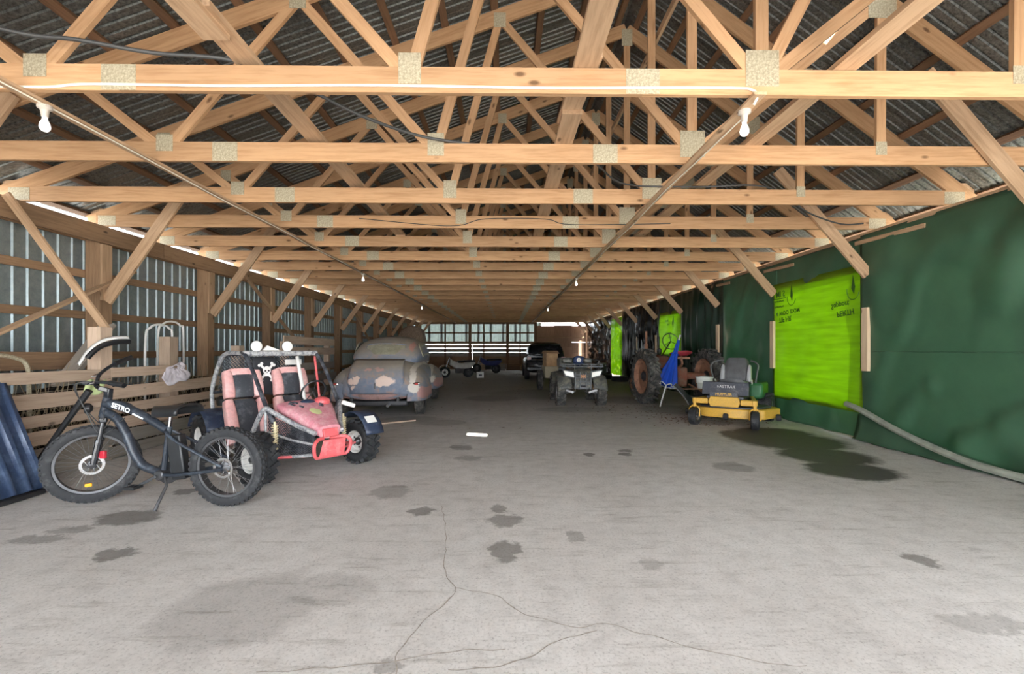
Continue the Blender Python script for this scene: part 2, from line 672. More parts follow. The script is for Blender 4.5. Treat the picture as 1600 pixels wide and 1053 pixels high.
floor = tag(MB().box(((XL + XR) / 2, (Y0 + Y1 + 0.2) / 2, -0.06), (XR - XL + 0.5, Y1 - Y0 + 0.2, 0.12)).build('floor', 'concrete', smooth=0), kind='structure')
m, nt, b = newmat('gravel')
v = coords(nt, (1, 1, 1))
f = noise_tex(nt, v, 8, 8, 0.75)
link(nt, ramp(nt, f, [(0.3, (0.42, 0.40, 0.36)), (0.7, (0.62, 0.59, 0.54))]), b.inputs['Base Color'])
b.inputs['Roughness'].default_value = 0.9
tag(MB().grid(lambda u, w: (-80 + 160 * u, -60 + 160 * w, -0.13), 8, 8).build('ground', 'gravel', smooth=0), kind='structure')
plain('crack_fill', (0.34, 0.31, 0.27), 0.9, 0, 0.4, 30)
CR = [[(-0.57, 4.09), (-0.44, 3.39), (-0.39, 2.9), (-0.3, 2.67), (-0.35, 2.47), (-0.45, 2.28), (-0.49, 2.11), (-0.46, 1.9)],
      [(-0.3, 2.67), (-0.07, 2.6), (0.07, 2.44), (0.23, 2.35), (0.35, 2.29), (0.49, 2.32), (0.66, 2.24), (0.92, 2.11), (1.17, 2.02), (1.33, 2.0)],
      [(-0.25, 1.99), (-0.03, 2.02), (0.12, 2.08), (0.24, 2.17), (0.45, 2.27)], [(-1.08, 1.99), (-0.65, 2.03), (-0.29, 2.11), (0.0, 2.13)]]
for c in CR:
    path = smooth_path([(x, y, 0.0015) for x, y in c], 8)
    mb = MB()
    vv = []
    for i, p in enumerate(path):
        t = (path[min(i + 1, len(path) - 1)] - path[max(i - 1, 0)]).normalized()
        n_ = Vector((-t.y, t.x, 0))
        p = p + n_ * 0.02 * noise.noise(p * 9)
        w = 0.002 + 0.004 * abs(noise.noise(p * 14 + Vector((3, 1, 0))))
        vv += [p - n_ * w, p + n_ * w]
    mb.add(vv, [(2 * i, 2 * i + 1, 2 * i + 3, 2 * i + 2) for i in range(len(path) - 1)])
    mb.build('crack', 'crack_fill', floor, smooth=0)

# ------------------------------------------------------------------ roof trusses
PEAK = (1.83, 6.22)
SL, SR = 0.365, 0.727
HL, HR = -6.12, 5.84
CZ = 3.31


def top_z(x):
    return PEAK[1] - (SL * (PEAK[0] - x) if x < PEAK[0] else SR * (x - PEAK[0]))


def make_truss(extra=False):
    t = empty('roof_truss')
    ch = [(HL, -2.72), (-2.72, 0.98), (0.98, HR)]
    for a, c in ch:
        beam('bottom_chord', (a, 0, CZ), (c, 0, CZ), 0.038, 0.184, 'truss_wood', t)
    beam('top_chord', (HL - 0.12, 0.001, top_z(HL - 0.12) + 0.02), (PEAK[0], 0.001, PEAK[1] + 0.02), 0.036, 0.184, 'truss_wood', t)
    beam('top_chord', (PEAK[0], 0.001, PEAK[1] + 0.02), (HR + 0.12, 0.001, top_z(HR + 0.12) + 0.02), 0.036, 0.184, 'truss_wood', t)
    B = [(-3.30, CZ), (-0.68, CZ), (1.84, CZ), (3.72, CZ)]
    T = [(-4.2, top_z(-4.2)), (-2.02, top_z(-2.02)), (-0.06, top_z(-0.06)), (1.84, 6.2), (3.73, top_z(3.73))]
    webs = [(B[0], T[0]), (B[0], T[1]), (B[1], T[1]), (B[1], T[2]), (B[2], T[2]), (B[2], T[3]), (B[2], T[4]), (B[3], T[4])]
    if extra:
        webs.append((B[2], (2.92, top_z(2.92))))
    for i, (p, q) in enumerate(webs):
        p, q = Vector((p[0], 0, p[1])), Vector((q[0], 0, q[1]))
        d = (q - p).normalized()
        yo = 0.0005 * (i % 3)
        p = p + d * 0.06
        q = q - d * 0.05
        p.y = q.y = yo
        beam('web', p, q, 0.035, 0.092, 'truss_wood', t, up=(0, 0, 1) if abs(d.z) < 0.98 else (1, 0, 0))
    for x, z, w, h in [(B[0][0], CZ + 0.08, 0.16, 0.16), (B[1][0], CZ + 0.08, 0.16, 0.22), (B[2][0], CZ + 0.10, 0.24, 0.26), (B[3][0], CZ + 0.07, 0.11, 0.13),
                       (-2.72, CZ, 0.24, 0.18), (0.98, CZ, 0.24, 0.18), (HL + 0.16, CZ, 0.26, 0.15), (HR - 0.16, CZ, 0.26, 0.15),
                       (T[0][0], T[0][1] - 0.03, 0.15, 0.16), (T[1][0], T[1][1] - 0.03, 0.16, 0.16), (T[2][0], T[2][1] - 0.03, 0.15, 0.18),
                       (T[3][0], 6.12, 0.16, 0.26), (T[4][0], T[4][1] - 0.04, 0.28, 0.26)]:
        beam('nail_plate', (x - w / 2, -0.0205, z), (x + w / 2, -0.0205, z), 0.004, h, 'galv', t)
    return t


truss_a = make_truss(True)
truss_a.location = (0, TY(1), 0)
tag(truss_a, 'timber roof truss with a white cable clipped along its bottom chord', 'roof truss')
truss = make_truss()
ORD = ('next first second third fourth fifth sixth seventh eighth ninth tenth eleventh twelfth thirteenth fourteenth fifteenth sixteenth '
       'seventeenth eighteenth nineteenth twentieth').split() + ['twenty-first', 'twenty-second', 'twenty-third']


def nth(k):
    return ORD[k - 1] + ' one deeper in than the cabled truss' if k > 1 else ORD[1 - k] + ' one from the cabled truss towards the open front'


ks = [k for k in range(-5, 25) if k != 1]
for i, k in enumerate(ks):
    o = truss if i == 0 else copy_tree(truss)
    o.location = (random.uniform(-0.015, 0.015), TY(k), random.uniform(-0.008, 0.008))
    if k % 2 == 0:
        tag(o, 'timber roof truss with knee braces, ' + nth(k), 'roof truss', 'trusses braced to the wall posts')
    else:
        tag(o, 'timber roof truss without knee braces, ' + nth(k), 'roof truss', 'trusses between the posts')
BRACED = [o for o in bpy.data.objects if o.get('group') == 'trusses braced to the wall posts']
for o in BRACED:
    beam('knee_brace', (-5.93, -0.06, 2.10), (-4.72, -0.06, 3.84), 0.038, 0.165, 'brace_wood', o)
    beam('knee_brace', (5.50, -0.06, 2.52), (4.12, -0.06, 4.10), 0.038, 0.165, 'brace_wood', o)

# ------------------------------------------------------------------ roof
roof = tag(empty('ceiling'), kind='structure')


def rib_profile(width, pitch, rib, h):
    pr = []
    x = 0.0
    while x < width - 1e-6:
        pr += [(x, 0), (x + (pitch - rib) / 2, 0), (x + (pitch - rib * 0.5) / 2, h), (x + (pitch + rib * 0.5) / 2, h), (x + (pitch + rib) / 2, 0)]
        x += pitch
    pr.append((width, 0))
    return pr


def sheet_mesh(name, L, width, pitch, rib, h, mat, hole=None):
    """length along x, ribs across y, height along z; hole = (x0, x1, y0, y1)"""
    pr = rib_profile(width, pitch, rib, h)
    xs = [0, L] if not hole else [0, hole[0], hole[1], L]
    mb = MB()
    vs_ = [(x, y, z) for x in xs for y, z in pr]
    n = len(pr)
    fs = []
    for i in range(len(xs) - 1):
        for j in range(n - 1):
            if hole and i == 1 and hole[2] <= (pr[j][0] + pr[j + 1][0]) / 2 <= hole[3]:
                continue
            fs.append((i * n + j, i * n + j + 1, (i + 1) * n + j + 1, (i + 1) * n + j))
    me = mb.add(vs_, fs).mesh(name, 0)
    me.materials.append(M[mat])
    return me


def put(name, me, mat4, parent, solid=0.0012):
    o = bpy.data.objects.new(name, me)
    COL.objects.link(o)
    o.parent = parent
    o.matrix_local = mat4
    md = o.modifiers.new('solid', 'SOLIDIFY')
    md.thickness = solid
    return o


SW = 0.9
sides = []
for sgn, sl, xe in ((-1, SL, -6.32), (1, SR, 6.02)):
    a = math.atan(sl)
    d = Vector((sgn * math.cos(a), 0, -math.sin(a)))
    n = Vector((sgn * math.sin(a), 0, math.cos(a)))
    Ls = (xe - PEAK[0]) * sgn / math.cos(a)
    base = Vector((PEAK[0], 0, PEAK[1] + 0.02))
    me = sheet_mesh('roof_sheet', Ls + 0.02, SW + 0.02, 0.1, 0.036, 0.016, 'roof_metal')
    # the hole in one sheet lets a spot of sun onto the slab
    y = Y0 - 0.1
    hole_pt = None
    if sgn > 0:
        spot = Vector((-0.45, 7.47, 0))
        o_ = base + n * 0.14
        tt = (o_ - spot).dot(n) / SUN_DIR.dot(n)
        hp = spot + SUN_DIR * tt
        hole_pt = ((hp - o_).dot(d), hp.y)
    while y < Y1 + 0.1:
        m_ = me
        if hole_pt and y <= hole_pt[1] - 0.12 < y + SW:
            m_ = sheet_mesh('roof_sheet', Ls + 0.02, SW + 0.02, 0.1, 0.036, 0.016, 'roof_metal',
                            (hole_pt[0] - 0.17, hole_pt[0] + 0.17, hole_pt[1] - y - 0.12, hole_pt[1] - y + 0.10))
        mt = Matrix.Translation(base + n * 0.140 + Vector((0, y, 0))) @ Matrix((d, Vector((0, 1, 0)), n)).transposed().to_4x4()
        put('roof_sheet', m_, mt, roof)
        y += SW
    ns = int(Ls / 0.62)
    for i in range(ns + 1):
        s = 0.10 + i * (Ls - 0.2) / ns
        if hole_pt and abs(s - hole_pt[0]) < 0.22:
            s = hole_pt[0] + (0.24 if s > hole_pt[0] else -0.24)
        c = base + d * s + n * 0.118
        yy = Y0
        while yy < Y1:                      # purlins come in lengths that butt over a truss
            ye = min(yy + 4.88, Y1 + 0.1)
            beam('purlin', c + Vector((0, yy + 0.004, 0)), c + Vector((0, ye - 0.004, 0)), 0.089, 0.038, 'purlin_wood', roof, up=n)
            yy = ye if ye > Y1 else yy + 4.88
metal_sheet('ridge_metal', (0.1, 0.1, 0.1), (0.25, 0.25, 0.25))
mb = MB()
mb.add([(1.53, Y0 - 0.1, 6.29), (1.83, Y0 - 0.1, 6.42), (2.08, Y0 - 0.1, 6.24), (1.53, Y1 + 0.2, 6.29), (1.83, Y1 + 0.2, 6.42), (2.08, Y1 + 0.2, 6.24)], [(0, 1, 4, 3), (1, 2, 5, 4)])
mb.build('ridge_cap', 'ridge_metal', roof, smooth=0, solid=0.002)

# lateral boards lying on the bottom chords, strips nailed under them, ridge runner
ZC = CZ + 0.094
for x, lab, segs in ((-1.88, 'rough plank lying along the truss chords left of the hanging cable', [(-5.1, 3.0), (2.75, 8.4), (8.2, 13.0), (12.9, 20.0), (19.9, 31.2)]),
                     (0.57, 'rough plank lying along the truss chords near the middle of the shed', [(-5.1, 3.5), (3.2, 4.15), (3.9, 9.0), (8.9, 16.0), (15.9, 31.2)]),
                     (2.44, 'rough plank lying along the truss chords right of the ridge posts', [(-5.1, 4.6), (4.45, 10.2), (10.1, 17.0), (16.9, 31.2)])):
    t = thing('lateral_brace', lab, 'plank', (x, 0, ZC))
    for i, (a, c) in enumerate(segs):
        beam('board', (0.03 * (i % 2), a, 0.022 + 0.039 * (i % 2)), (-0.02 * (i % 2), c, 0.022 + 0.039 * (i % 2)), 0.17, 0.038, 'brace_wood', t)
t = thing('ridge_runner', 'long timber runner nailed to the ridge posts high under the peak', 'beam', (1.93, 0, 5.36))
for a, c in ((-5.0, 8.1), (8.12, 19.0), (19.02, 31.2)):
    beam('board', (0, a, 0), (0, c, 0), 0.038, 0.089, 'brace_wood', t)
ZB = CZ - 0.094
strips = []
for x, lab, ya in ((-3.40, 'thin strapping board under the trusses on the metal wall side', 2.2), (1.80, 'thin strapping board under the trusses below the ridge posts', 3.2)):
    t = thing('strapping_board', lab, 'board', (x, 0, ZB))
    for a, c in ((ya, 7.2), (7.2, 15.0), (15.0, 23.0), (23.0, 31.2)):
        beam('board', (0, a, -0.011), (0, c, -0.011), 0.089, 0.02, 'brace_wood', t)
    mb = MB()
    mb.tube(smooth_path([(0.02 + 0.015 * math.sin(y * 2.1), y, -0.027 - 0.006 * math.sin(y * 1.3) ** 2) for y in [ya + 0.3 + 0.8 * i for i in range(34)]], 2), 0.006, 5)
    mb.build('cable', 'cable_white', t)
    strips.append(t)

# ------------------------------------------------------------------ left wall
wl = tag(empty('wall_left'), kind='structure')
me = sheet_mesh('wall_sheet', 3.12, 0.82, 0.205, 0.055, 0.02, 'wall_metal')
y = -3.6
while y < Y1:
    mt = Matrix.Translation((-6.285, y, 0.03)) @ Matrix(((0, 0, 1), (0, 1, 0), (1, 0, 0))).to_4x4()
    put('wall_sheet', me, mt, wl)
    y += 0.80
for z in (0.25, 0.72, 1.30, 1.90, 2.51):
    for a in (1.2, 6.93, 11.81, 16.69, 21.57, 26.45):
        c = {1.2: 6.92}.get(a, min(a + 4.87, Y1))
        beam('girt', (-6.235, a, z), (-6.235, c, z), 0.038, 0.11, 'wall_wood', wl)
for k in range(2, 25, 2):
    y = TY(k)
    beam('post', (-6.09, y, 0), (-6.09, y, 3.19), 0.21, 0.21, 'wall_wood', wl)
    beam('post_scab', (-5.965, y - 0.02, 2.12), (-5.965, y - 0.02, 2.95), 0.17, 0.034, 'brace_wood', wl, up=(1, 0, 0))
    beam('post_head', (-6.12, y + 0.05, 3.19), (-6.12, y + 0.05, 3.50), 0.09, 0.19, 'brace_wood', wl, up=(1, 0, 0))
for a, c in ((-5.1, 4.49), (4.49, 8.0), (8.0, 14.25), (14.25, 21.57), (21.57, 26.45), (26.45, 31.4)):
    beam('plate_beam', (-5.962 + 0.022, a + 0.003, 3.085), (-5.962 + 0.022, c - 0.003, 3.085), 0.040, 0.255, 'wall_wood', wl)
for k in range(3, 25, 2):
    beam('post_head', (-6.12, TY(k) + 0.05, 3.19), (-6.12, TY(k) + 0.05, 3.48), 0.09, 0.15, 'brace_wood', wl, up=(1, 0, 0))
beam('plate_beam', (-6.215, -5.1, 3.1), (-6.215, 31.4, 3.1), 0.038, 0.2, 'wall_wood', wl)
beam('added_sill_board', (-6.24, 1.2, 0.10), (-6.24, Y1, 0.10), 0.03, 0.2, 'purlin_wood', wl)  # board added to stop daylight leaking in under the wall sheets
# diagonal wind braces across the wall
beam('wind_brace', (-5.87, 5.45, 3.22), (-5.15, 6.0, 1.62), 0.03, 0.10, 'brace_wood', wl, up=(1, 0, 0))
beam('wind_brace', (-5.92, 4.6, 1.15), (-5.92, 7.35, 2.62), 0.03, 0.11, 'brace_wood', wl, up=(1, 0, 0))
beam('wind_brace', (-5.92, 10.2, 3.2), (-5.92, 13.0, 1.65), 0.03, 0.09, 'brace_wood', wl, up=(1, 0, 0))
beam('wind_brace', (-5.92, 17.5, 3.1), (-5.92, 20.6, 1.4), 0.03, 0.09, 'brace_wood', wl, up=(1, 0, 0))

# ------------------------------------------------------------------ right wall
wr = tag(empty('wall_right'), kind='structure')
for k in range(-4, 25, 2):
    y = TY(k)
    beam('post', (5.79, y, 0), (5.79, y, 3.19), 0.2, 0.2, 'wall_wood', wr)
for k in range(-5, 25):
    beam('post_head', (5.86, TY(k) + 0.05, 3.19), (5.86, TY(k) + 0.05, 3.50), 0.09, 0.17, 'brace_wood', wr, up=(1, 0, 0))
for a, c in ((-5.1, 4.49), (4.49, 11.81), (11.81, 19.13), (19.13, 26.45), (26.45, 31.4)):
    beam('plate_beam', (5.68, a + 0.003, 3.10), (5.68, c - 0.003, 3.10), 0.038, 0.21, 'brace_wood', wr)
    beam('plate_beam', (5.91, a + 0.003, 3.10), (5.91, c - 0.003, 3.10), 0.038, 0.21, 'wall_wood', wr)
for a, c, z, lab in ((1.0, 5.05, 3.17, 'along the open end of the wide green tarp'), (5.06, 7.55, 3.165, 'where the wide green tarp meets the large lime sheet'), (7.56, 10.35, 3.17, 'above the large lime sheet'), (10.36, 14.15, 3.165, 'above the tarp behind the tractor seat'), (14.16, 19.45, 3.17, 'above the lime sheet behind the tractor'), (19.46, 31.2, 3.165, 'above the black plastic and narrow lime sheet')):
    tag(beam('lath', (5.548, a, z), (5.548, c, z), 0.02, 0.06, 'brace_wood'), 'thin wooden lath nailed ' + lab, 'lath', 'laths along the top of the tarps')
for a, c, z, lab in ((5.95, 7.15, 3.03, 'just before the large lime sheet'), (8.7, 9.7, 3.02, 'above the lettered far end of the large lime sheet'), (11.2, 12.2, 3.03, 'above the batten over the rear tractor tyre'), (3.2, 4.75, 2.98, 'on the open end of the wide green tarp')):
    tag(beam('lath', (5.530, a, z), (5.530, c, z + 0.03), 0.02, 0.06, 'brace_wood'), 'short loose sloping lath ' + lab, 'lath', 'short laths below the tarp edge')
for k, z0, z1, lab in ((4, 1.06, 2.03, 'pale upright batten between the wide green tarp and the large lime sheet'), (6, 1.0, 1.97, 'pale upright batten between the large lime sheet and the mower seat tarp'), (8, 0.95, 2.03, 'pale upright batten above the rear tractor tyre'), (12, 0.9, 1.9, 'dim upright batten beside the tractor exhaust'), (14, 0.9, 1.9, 'dim upright batten on the black plastic sheet')):
    tag(beam('batten', (5.505, TY(k) - 0.02, z0), (5.505, TY(k) - 0.02, z1), 0.115, 0.05, 'new_wood', None, up=(1, 0, 0)), lab, 'batten')

# ------------------------------------------------------------------ tarpaulins
TX = 5.62


def tarp_fn(y0, y1, z0, z1, amp, style, seed):
    def fn(u, w):
        y = y0 + (y1 - y0) * u
        z = z0 + (z1 - z0) * w
        edge = min(1, 6 * u, 6 * (1 - u)) * min(1, 7 * (1 - w) + 0.1)
        p = Vector((seed, y, z))
        x = noise.noise(Vector((seed, y * 0.9, z * 0.8))) * 0.09 + noise.noise(Vector((seed + 4, y * 2.2, z * 1.7))) * 0.035
        if style == 'folds':          # vertical gathers
            x += 0.06 * math.sin(y * 14 + 2.0 * noise.noise(p * 1.3)) * (0.35 + 0.65 * w)
            x += 0.03 * noise.noise(Vector((seed, y * 9, z * 1.2)))
        elif style == 'crinkle':
            x += 0.07 * noise.noise(p * 4.1) + 0.035 * noise.noise(p * 10)
        else:                         # taut diagonal pulls
            s = (y - y0) * 1.1 + z * 0.8
            x += 0.022 * math.sin(s * 5 + 3 * noise.noise(p * 0.8)) + 0.012 * noise.noise(p * 5)
        x = x * amp * edge
        return (TX - 0.03 + max(-0.13, min(x, 0.025)) - 0.02 * edge, y, z)
    return fn


def tarp(name, label, mat, y0, y1, z0, z1, amp=1.0, style='taut', seed=1.0, dens=22, cut=None):
    nu = max(10, int((y1 - y0) * dens))
    nv = max(8, int((z1 - z0) * dens))
    o = MB().grid(tarp_fn(y0, y1, z0, z1, amp, style, seed), nu, nv).build(name, mat, smooth=180)
    if cut:
        cut(o)
    md = o.modifiers.new('solid', 'SOLIDIFY')
    md.thickness = 0.002
    return tag(o, label, 'tarp')


tarp('tarpaulin', 'wide green tarp with a horizontal seam hanging beside the shed opening', 'tarp_green', 1.2, 7.06, 0.0, 3.16, 1.9, 'taut', 1.7, 16).location.x = -0.05
tarp('tarpaulin', 'green tarp strip above the large lime plastic sheet', 'tarp_green', 6.90, 9.40, 2.60, 3.16, 0.7, 'taut', 5.0)
tarp('tarpaulin', 'dark green tarp skirt below the large lime plastic sheet', 'tarp_green', 6.90, 9.40, 0.0, 0.5, 1.2, 'taut', 6.0)
tarp('tarpaulin', 'green tarp behind the black seat of the yellow mower', 'tarp_green', 9.33, 11.84, 0.0, 3.16, 1.0, 'taut', 8.0)
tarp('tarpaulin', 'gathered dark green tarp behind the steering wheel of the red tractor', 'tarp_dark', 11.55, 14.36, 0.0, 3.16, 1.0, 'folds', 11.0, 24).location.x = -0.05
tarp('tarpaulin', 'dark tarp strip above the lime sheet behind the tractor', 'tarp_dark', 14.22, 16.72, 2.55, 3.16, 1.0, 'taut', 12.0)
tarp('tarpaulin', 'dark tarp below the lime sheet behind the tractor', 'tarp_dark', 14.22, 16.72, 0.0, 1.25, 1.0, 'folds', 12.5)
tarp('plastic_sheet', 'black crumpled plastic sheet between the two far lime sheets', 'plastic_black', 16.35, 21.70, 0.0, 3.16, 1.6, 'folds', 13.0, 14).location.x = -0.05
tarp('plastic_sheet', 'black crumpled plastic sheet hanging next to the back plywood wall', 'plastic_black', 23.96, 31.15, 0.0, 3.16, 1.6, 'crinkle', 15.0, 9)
lime_a = tarp('lime_sheet', 'large lime green plastic sheet printed with dark lettering between wooden battens', 'tarp_lime', 6.80, 9.40, 0.40, 2.72, 0.55, 'taut', 21.0, 18)
lime_b = tarp('lime_sheet', 'small lime green plastic sheet behind the tractor exhaust', 'tarp_lime', 14.10, 16.72, 1.15, 2.66, 0.6, 'taut', 22.0, 12)
tarp('lime_sheet', 'narrow crinkled lime green plastic sheet deep in the shed', 'tarp_lime', 21.35, 24.05, 0.1, 2.95, 1.1, 'crinkle', 23.0, 12)
for o in bpy.data.objects:
    if o.name.startswith('lime_sheet'):
        o.location.x = -0.035


def print_on(par, body, size, y, z, tilt=0.0):
    mt = frame((0, -math.cos(tilt), math.sin(tilt)), (0, -math.sin(tilt), -math.cos(tilt)), (TX - 0.085, y, z))
    return text_mesh(body, size, 'printed_lettering', 'ink', par, mt, 0.0008, 0.1, 0.003)


print_on(lime_a, 'PERTH', 0.13, 7.33, 1.985, R(4))
print_on(lime_a, 'Support', 0.125, 7.45, 2.12, R(4))
print_on(lime_a, 'MI S', 0.17, 9.08, 2.50, R(2))
print_on(lime_a, 'A WOO IDOM', 0.115, 8.85, 2.12, R(3))
print_on(lime_a, 'TIF HR', 0.14, 8.93, 1.985, R(3))
mb = MB()
mb.box((TX - 0.085, 9.1, 2.405), (0.0015, 0.42, 0.018))
mb.build('printed_rule', 'ink', lime_a, smooth=0)
for zz in (2.35, 2.24):
    mb = MB()
    for i in range(9):
        mb.box((TX - 0.085, 9.25 - i * 0.035, zz + 0.004 * (i % 3)), (0.0015, 0.022, 0.035))
    mb.build('printed_small_line', 'ink', lime_a, smooth=0)
for yc, zc, s in ((8.72, 2.42, 1.0), (7.16, 2.36, 1.0)):
    mb = MB()
    mb.prism([(yc - 0.02, zc - 0.1), (yc + 0.035, zc), (yc, zc + 0.22), (yc - 0.045, zc + 0.02)], 0.0015, 'yz', TX - 0.085)
    mb.build('printed_leaf', 'ink', lime_a, smooth=0)
    mb = MB()
    mb.tube([(TX - 0.085, yc + 0.13 * math.cos(a), zc - 0.02 + 0.16 * math.sin(a)) for a in [PI + 0.3 + i * 0.27 for i in range(12)]], 0.006, 4)
    mb.build('printed_ring', 'ink', lime_a, smooth=0)
for i, (yy, zz, w) in enumerate(((15.4, 2.35, 0.25), (15.3, 2.22, 0.2), (15.2, 1.92, 0.5), (15.1, 1.78, 0.35))):
    mb = MB()
    n_ = int(w / 0.09)
    for j in range(n_ + 1):
        mb.box((TX - 0.085, yy + j * 0.09, zz), (0.0015, 0.055, 0.07 - 0.02 * (j % 2)))
    mb.build('printed_small_line', 'ink', lime_b, smooth=0)
mb = MB()
mb.prism([(14.95, 2.1), (15.02, 2.25), (14.9, 2.52), (14.88, 2.3)], 0.0015, 'yz', TX - 0.085)
mb.build('printed_leaf', 'ink', lime_b, smooth=0)
# seam and rolled foot of the near tarp
t = thing('tarp_hem_roll', 'grey rolled tarp hem sloping down to the slab along the green tarp', 'tarp')
mb = MB()
mb.tube(smooth_path([(5.46, 7.25, 0.52), (5.43, 6.9, 0.46), (5.39, 6.2, 0.27), (5.36, 5.5, 0.13), (5.34, 4.9, 0.07), (5.34, 3.6, 0.06)], 6), [0.045] * 30 + [0.055], 8)
mb.build('roll', 'tarp_hem', t)
mb = MB()
mb.grid(lambda u, w: (5.34 + 0.1 * w + 0.02 * math.sin(u * 21), 3.6 + 3.4 * u, 0.012 + (0.05 + 0.5 * max(0, u - 0.35)) * w ** 2 + 0.01 * math.sin(u * 40) ** 2), 40, 6)
mb.build('skirt', 'tarp_green', t, smooth=180, solid=0.002)
mb = MB()
mb.tube([(x - 0.053, y, z) for x, y, z in [tarp_fn(1.2, 7.06, 0.0, 3.16, 1.9, 'taut', 1.7)(i / 92, 1.36 / 3.16) for i in range(2, 91)]], 0.006, 5)
tag(mb.build('tarp_seam', 'tarp_green'), 'thin welded seam running level across the wide green tarp', 'seam')

# ------------------------------------------------------------------ back wall
wb_ = tag(empty('wall_back'), kind='structure')
me = sheet_mesh('wall_sheet', 1.36, 0.87, 0.217, 0.06, 0.02, 'fibre_panel')
x = -6.2
while x < 2.0:
    mt = Matrix.Translation((x, Y1 + 0.12, 1.84)) @ Matrix(((0, 1, 0), (0, 0, 1), (1, 0, 0))).to_4x4()
    put('wall_sheet', me, mt, wb_)
    x += 0.85
for x, w in ((-5.9, 0.2), (-4.15, 0.1), (-2.45, 0.2), (-1.5, 0.1), (0.13, 0.2), (1.0, 0.09), (2.06, 0.2), (5.6, 0.16)):
    beam('post', (x, Y1 - 0.02, 0), (x, Y1 - 0.02, 3.2), 0.16, w, 'purlin_wood', wb_, up=(1, 0, 0))
for z in (3.17, 2.5, 1.86):
    beam('girt', (-6.2, Y1 + 0.07, z), (2.1, Y1 + 0.07, z), 0.05, 0.14 if z > 2.6 else 0.10, 'purlin_wood', wb_)
beam('girt', (-6.2, Y1 - 0.12, 1.81), (2.1, Y1 - 0.12, 1.81), 0.04, 0.16, 'wall_wood', wb_)
for z, h in ((1.57, 0.235), (1.29, 0.245), (1.005, 0.25), (0.77, 0.24), (0.53, 0.25), (0.28, 0.26), (0.08, 0.16)):
    for a, c in ((-6.2, -2.3), (-2.3, 2.1)):
        beam('board', (a, Y1 + 0.10, z), (c - 0.01, Y1 + 0.10, z), 0.025, h, 'grey_wood' if z > 0.9 else 'wall_wood', wb_)
for x0, x1, z0, z1 in ((2.10, 3.365, 0, 1.55), (2.10, 3.365, 1.55, 3.0), (3.36, 4.575, 0, 1.5), (3.36, 4.575, 1.5, 3.02), (4.57, 5.7, 0, 1.1), (4.57, 5.7, 1.1, 1.85), (4.57, 5.7, 1.87, 3.0)):
    beam('plywood_sheet', ((x0 + x1) / 2, Y1 + 0.1, z0), ((x0 + x1) / 2, Y1 + 0.1, z1), 0.018, x1 - x0, 'plywood', wb_, up=(1, 0, 0))
beam('girt', (2.1, Y1 - 0.0, 2.2), (5.7, Y1 - 0.0, 2.2), 0.04, 0.1, 'wall_wood', wb_)
mb = MB()
mb.prism([(-6.3, 3.2), (6.0, 3.22), (1.83, 6.25)], 0.02, 'xz', Y1 + 0.15)
mb.build('gable_sheet', 'roof_metal', wb_, smooth=0)

# ------------------------------------------------------------------ wheels
def tyre_profile(r, w, rim, sq=0.6):
    """closed ring of (radius, y) for a tyre cross-section"""
    n = 14
    pts = []
    rc, hr, hw = (r + rim) / 2, (r - rim) / 2, w / 2
    for i in range(n):
        a = 2 * PI * i / n
        c, s = math.cos(a), math.sin(a)
        e = lambda q: math.copysign(abs(q) ** sq, q)
        pts.append((rc + hr * e(c), hw * e(s)))
    return pts


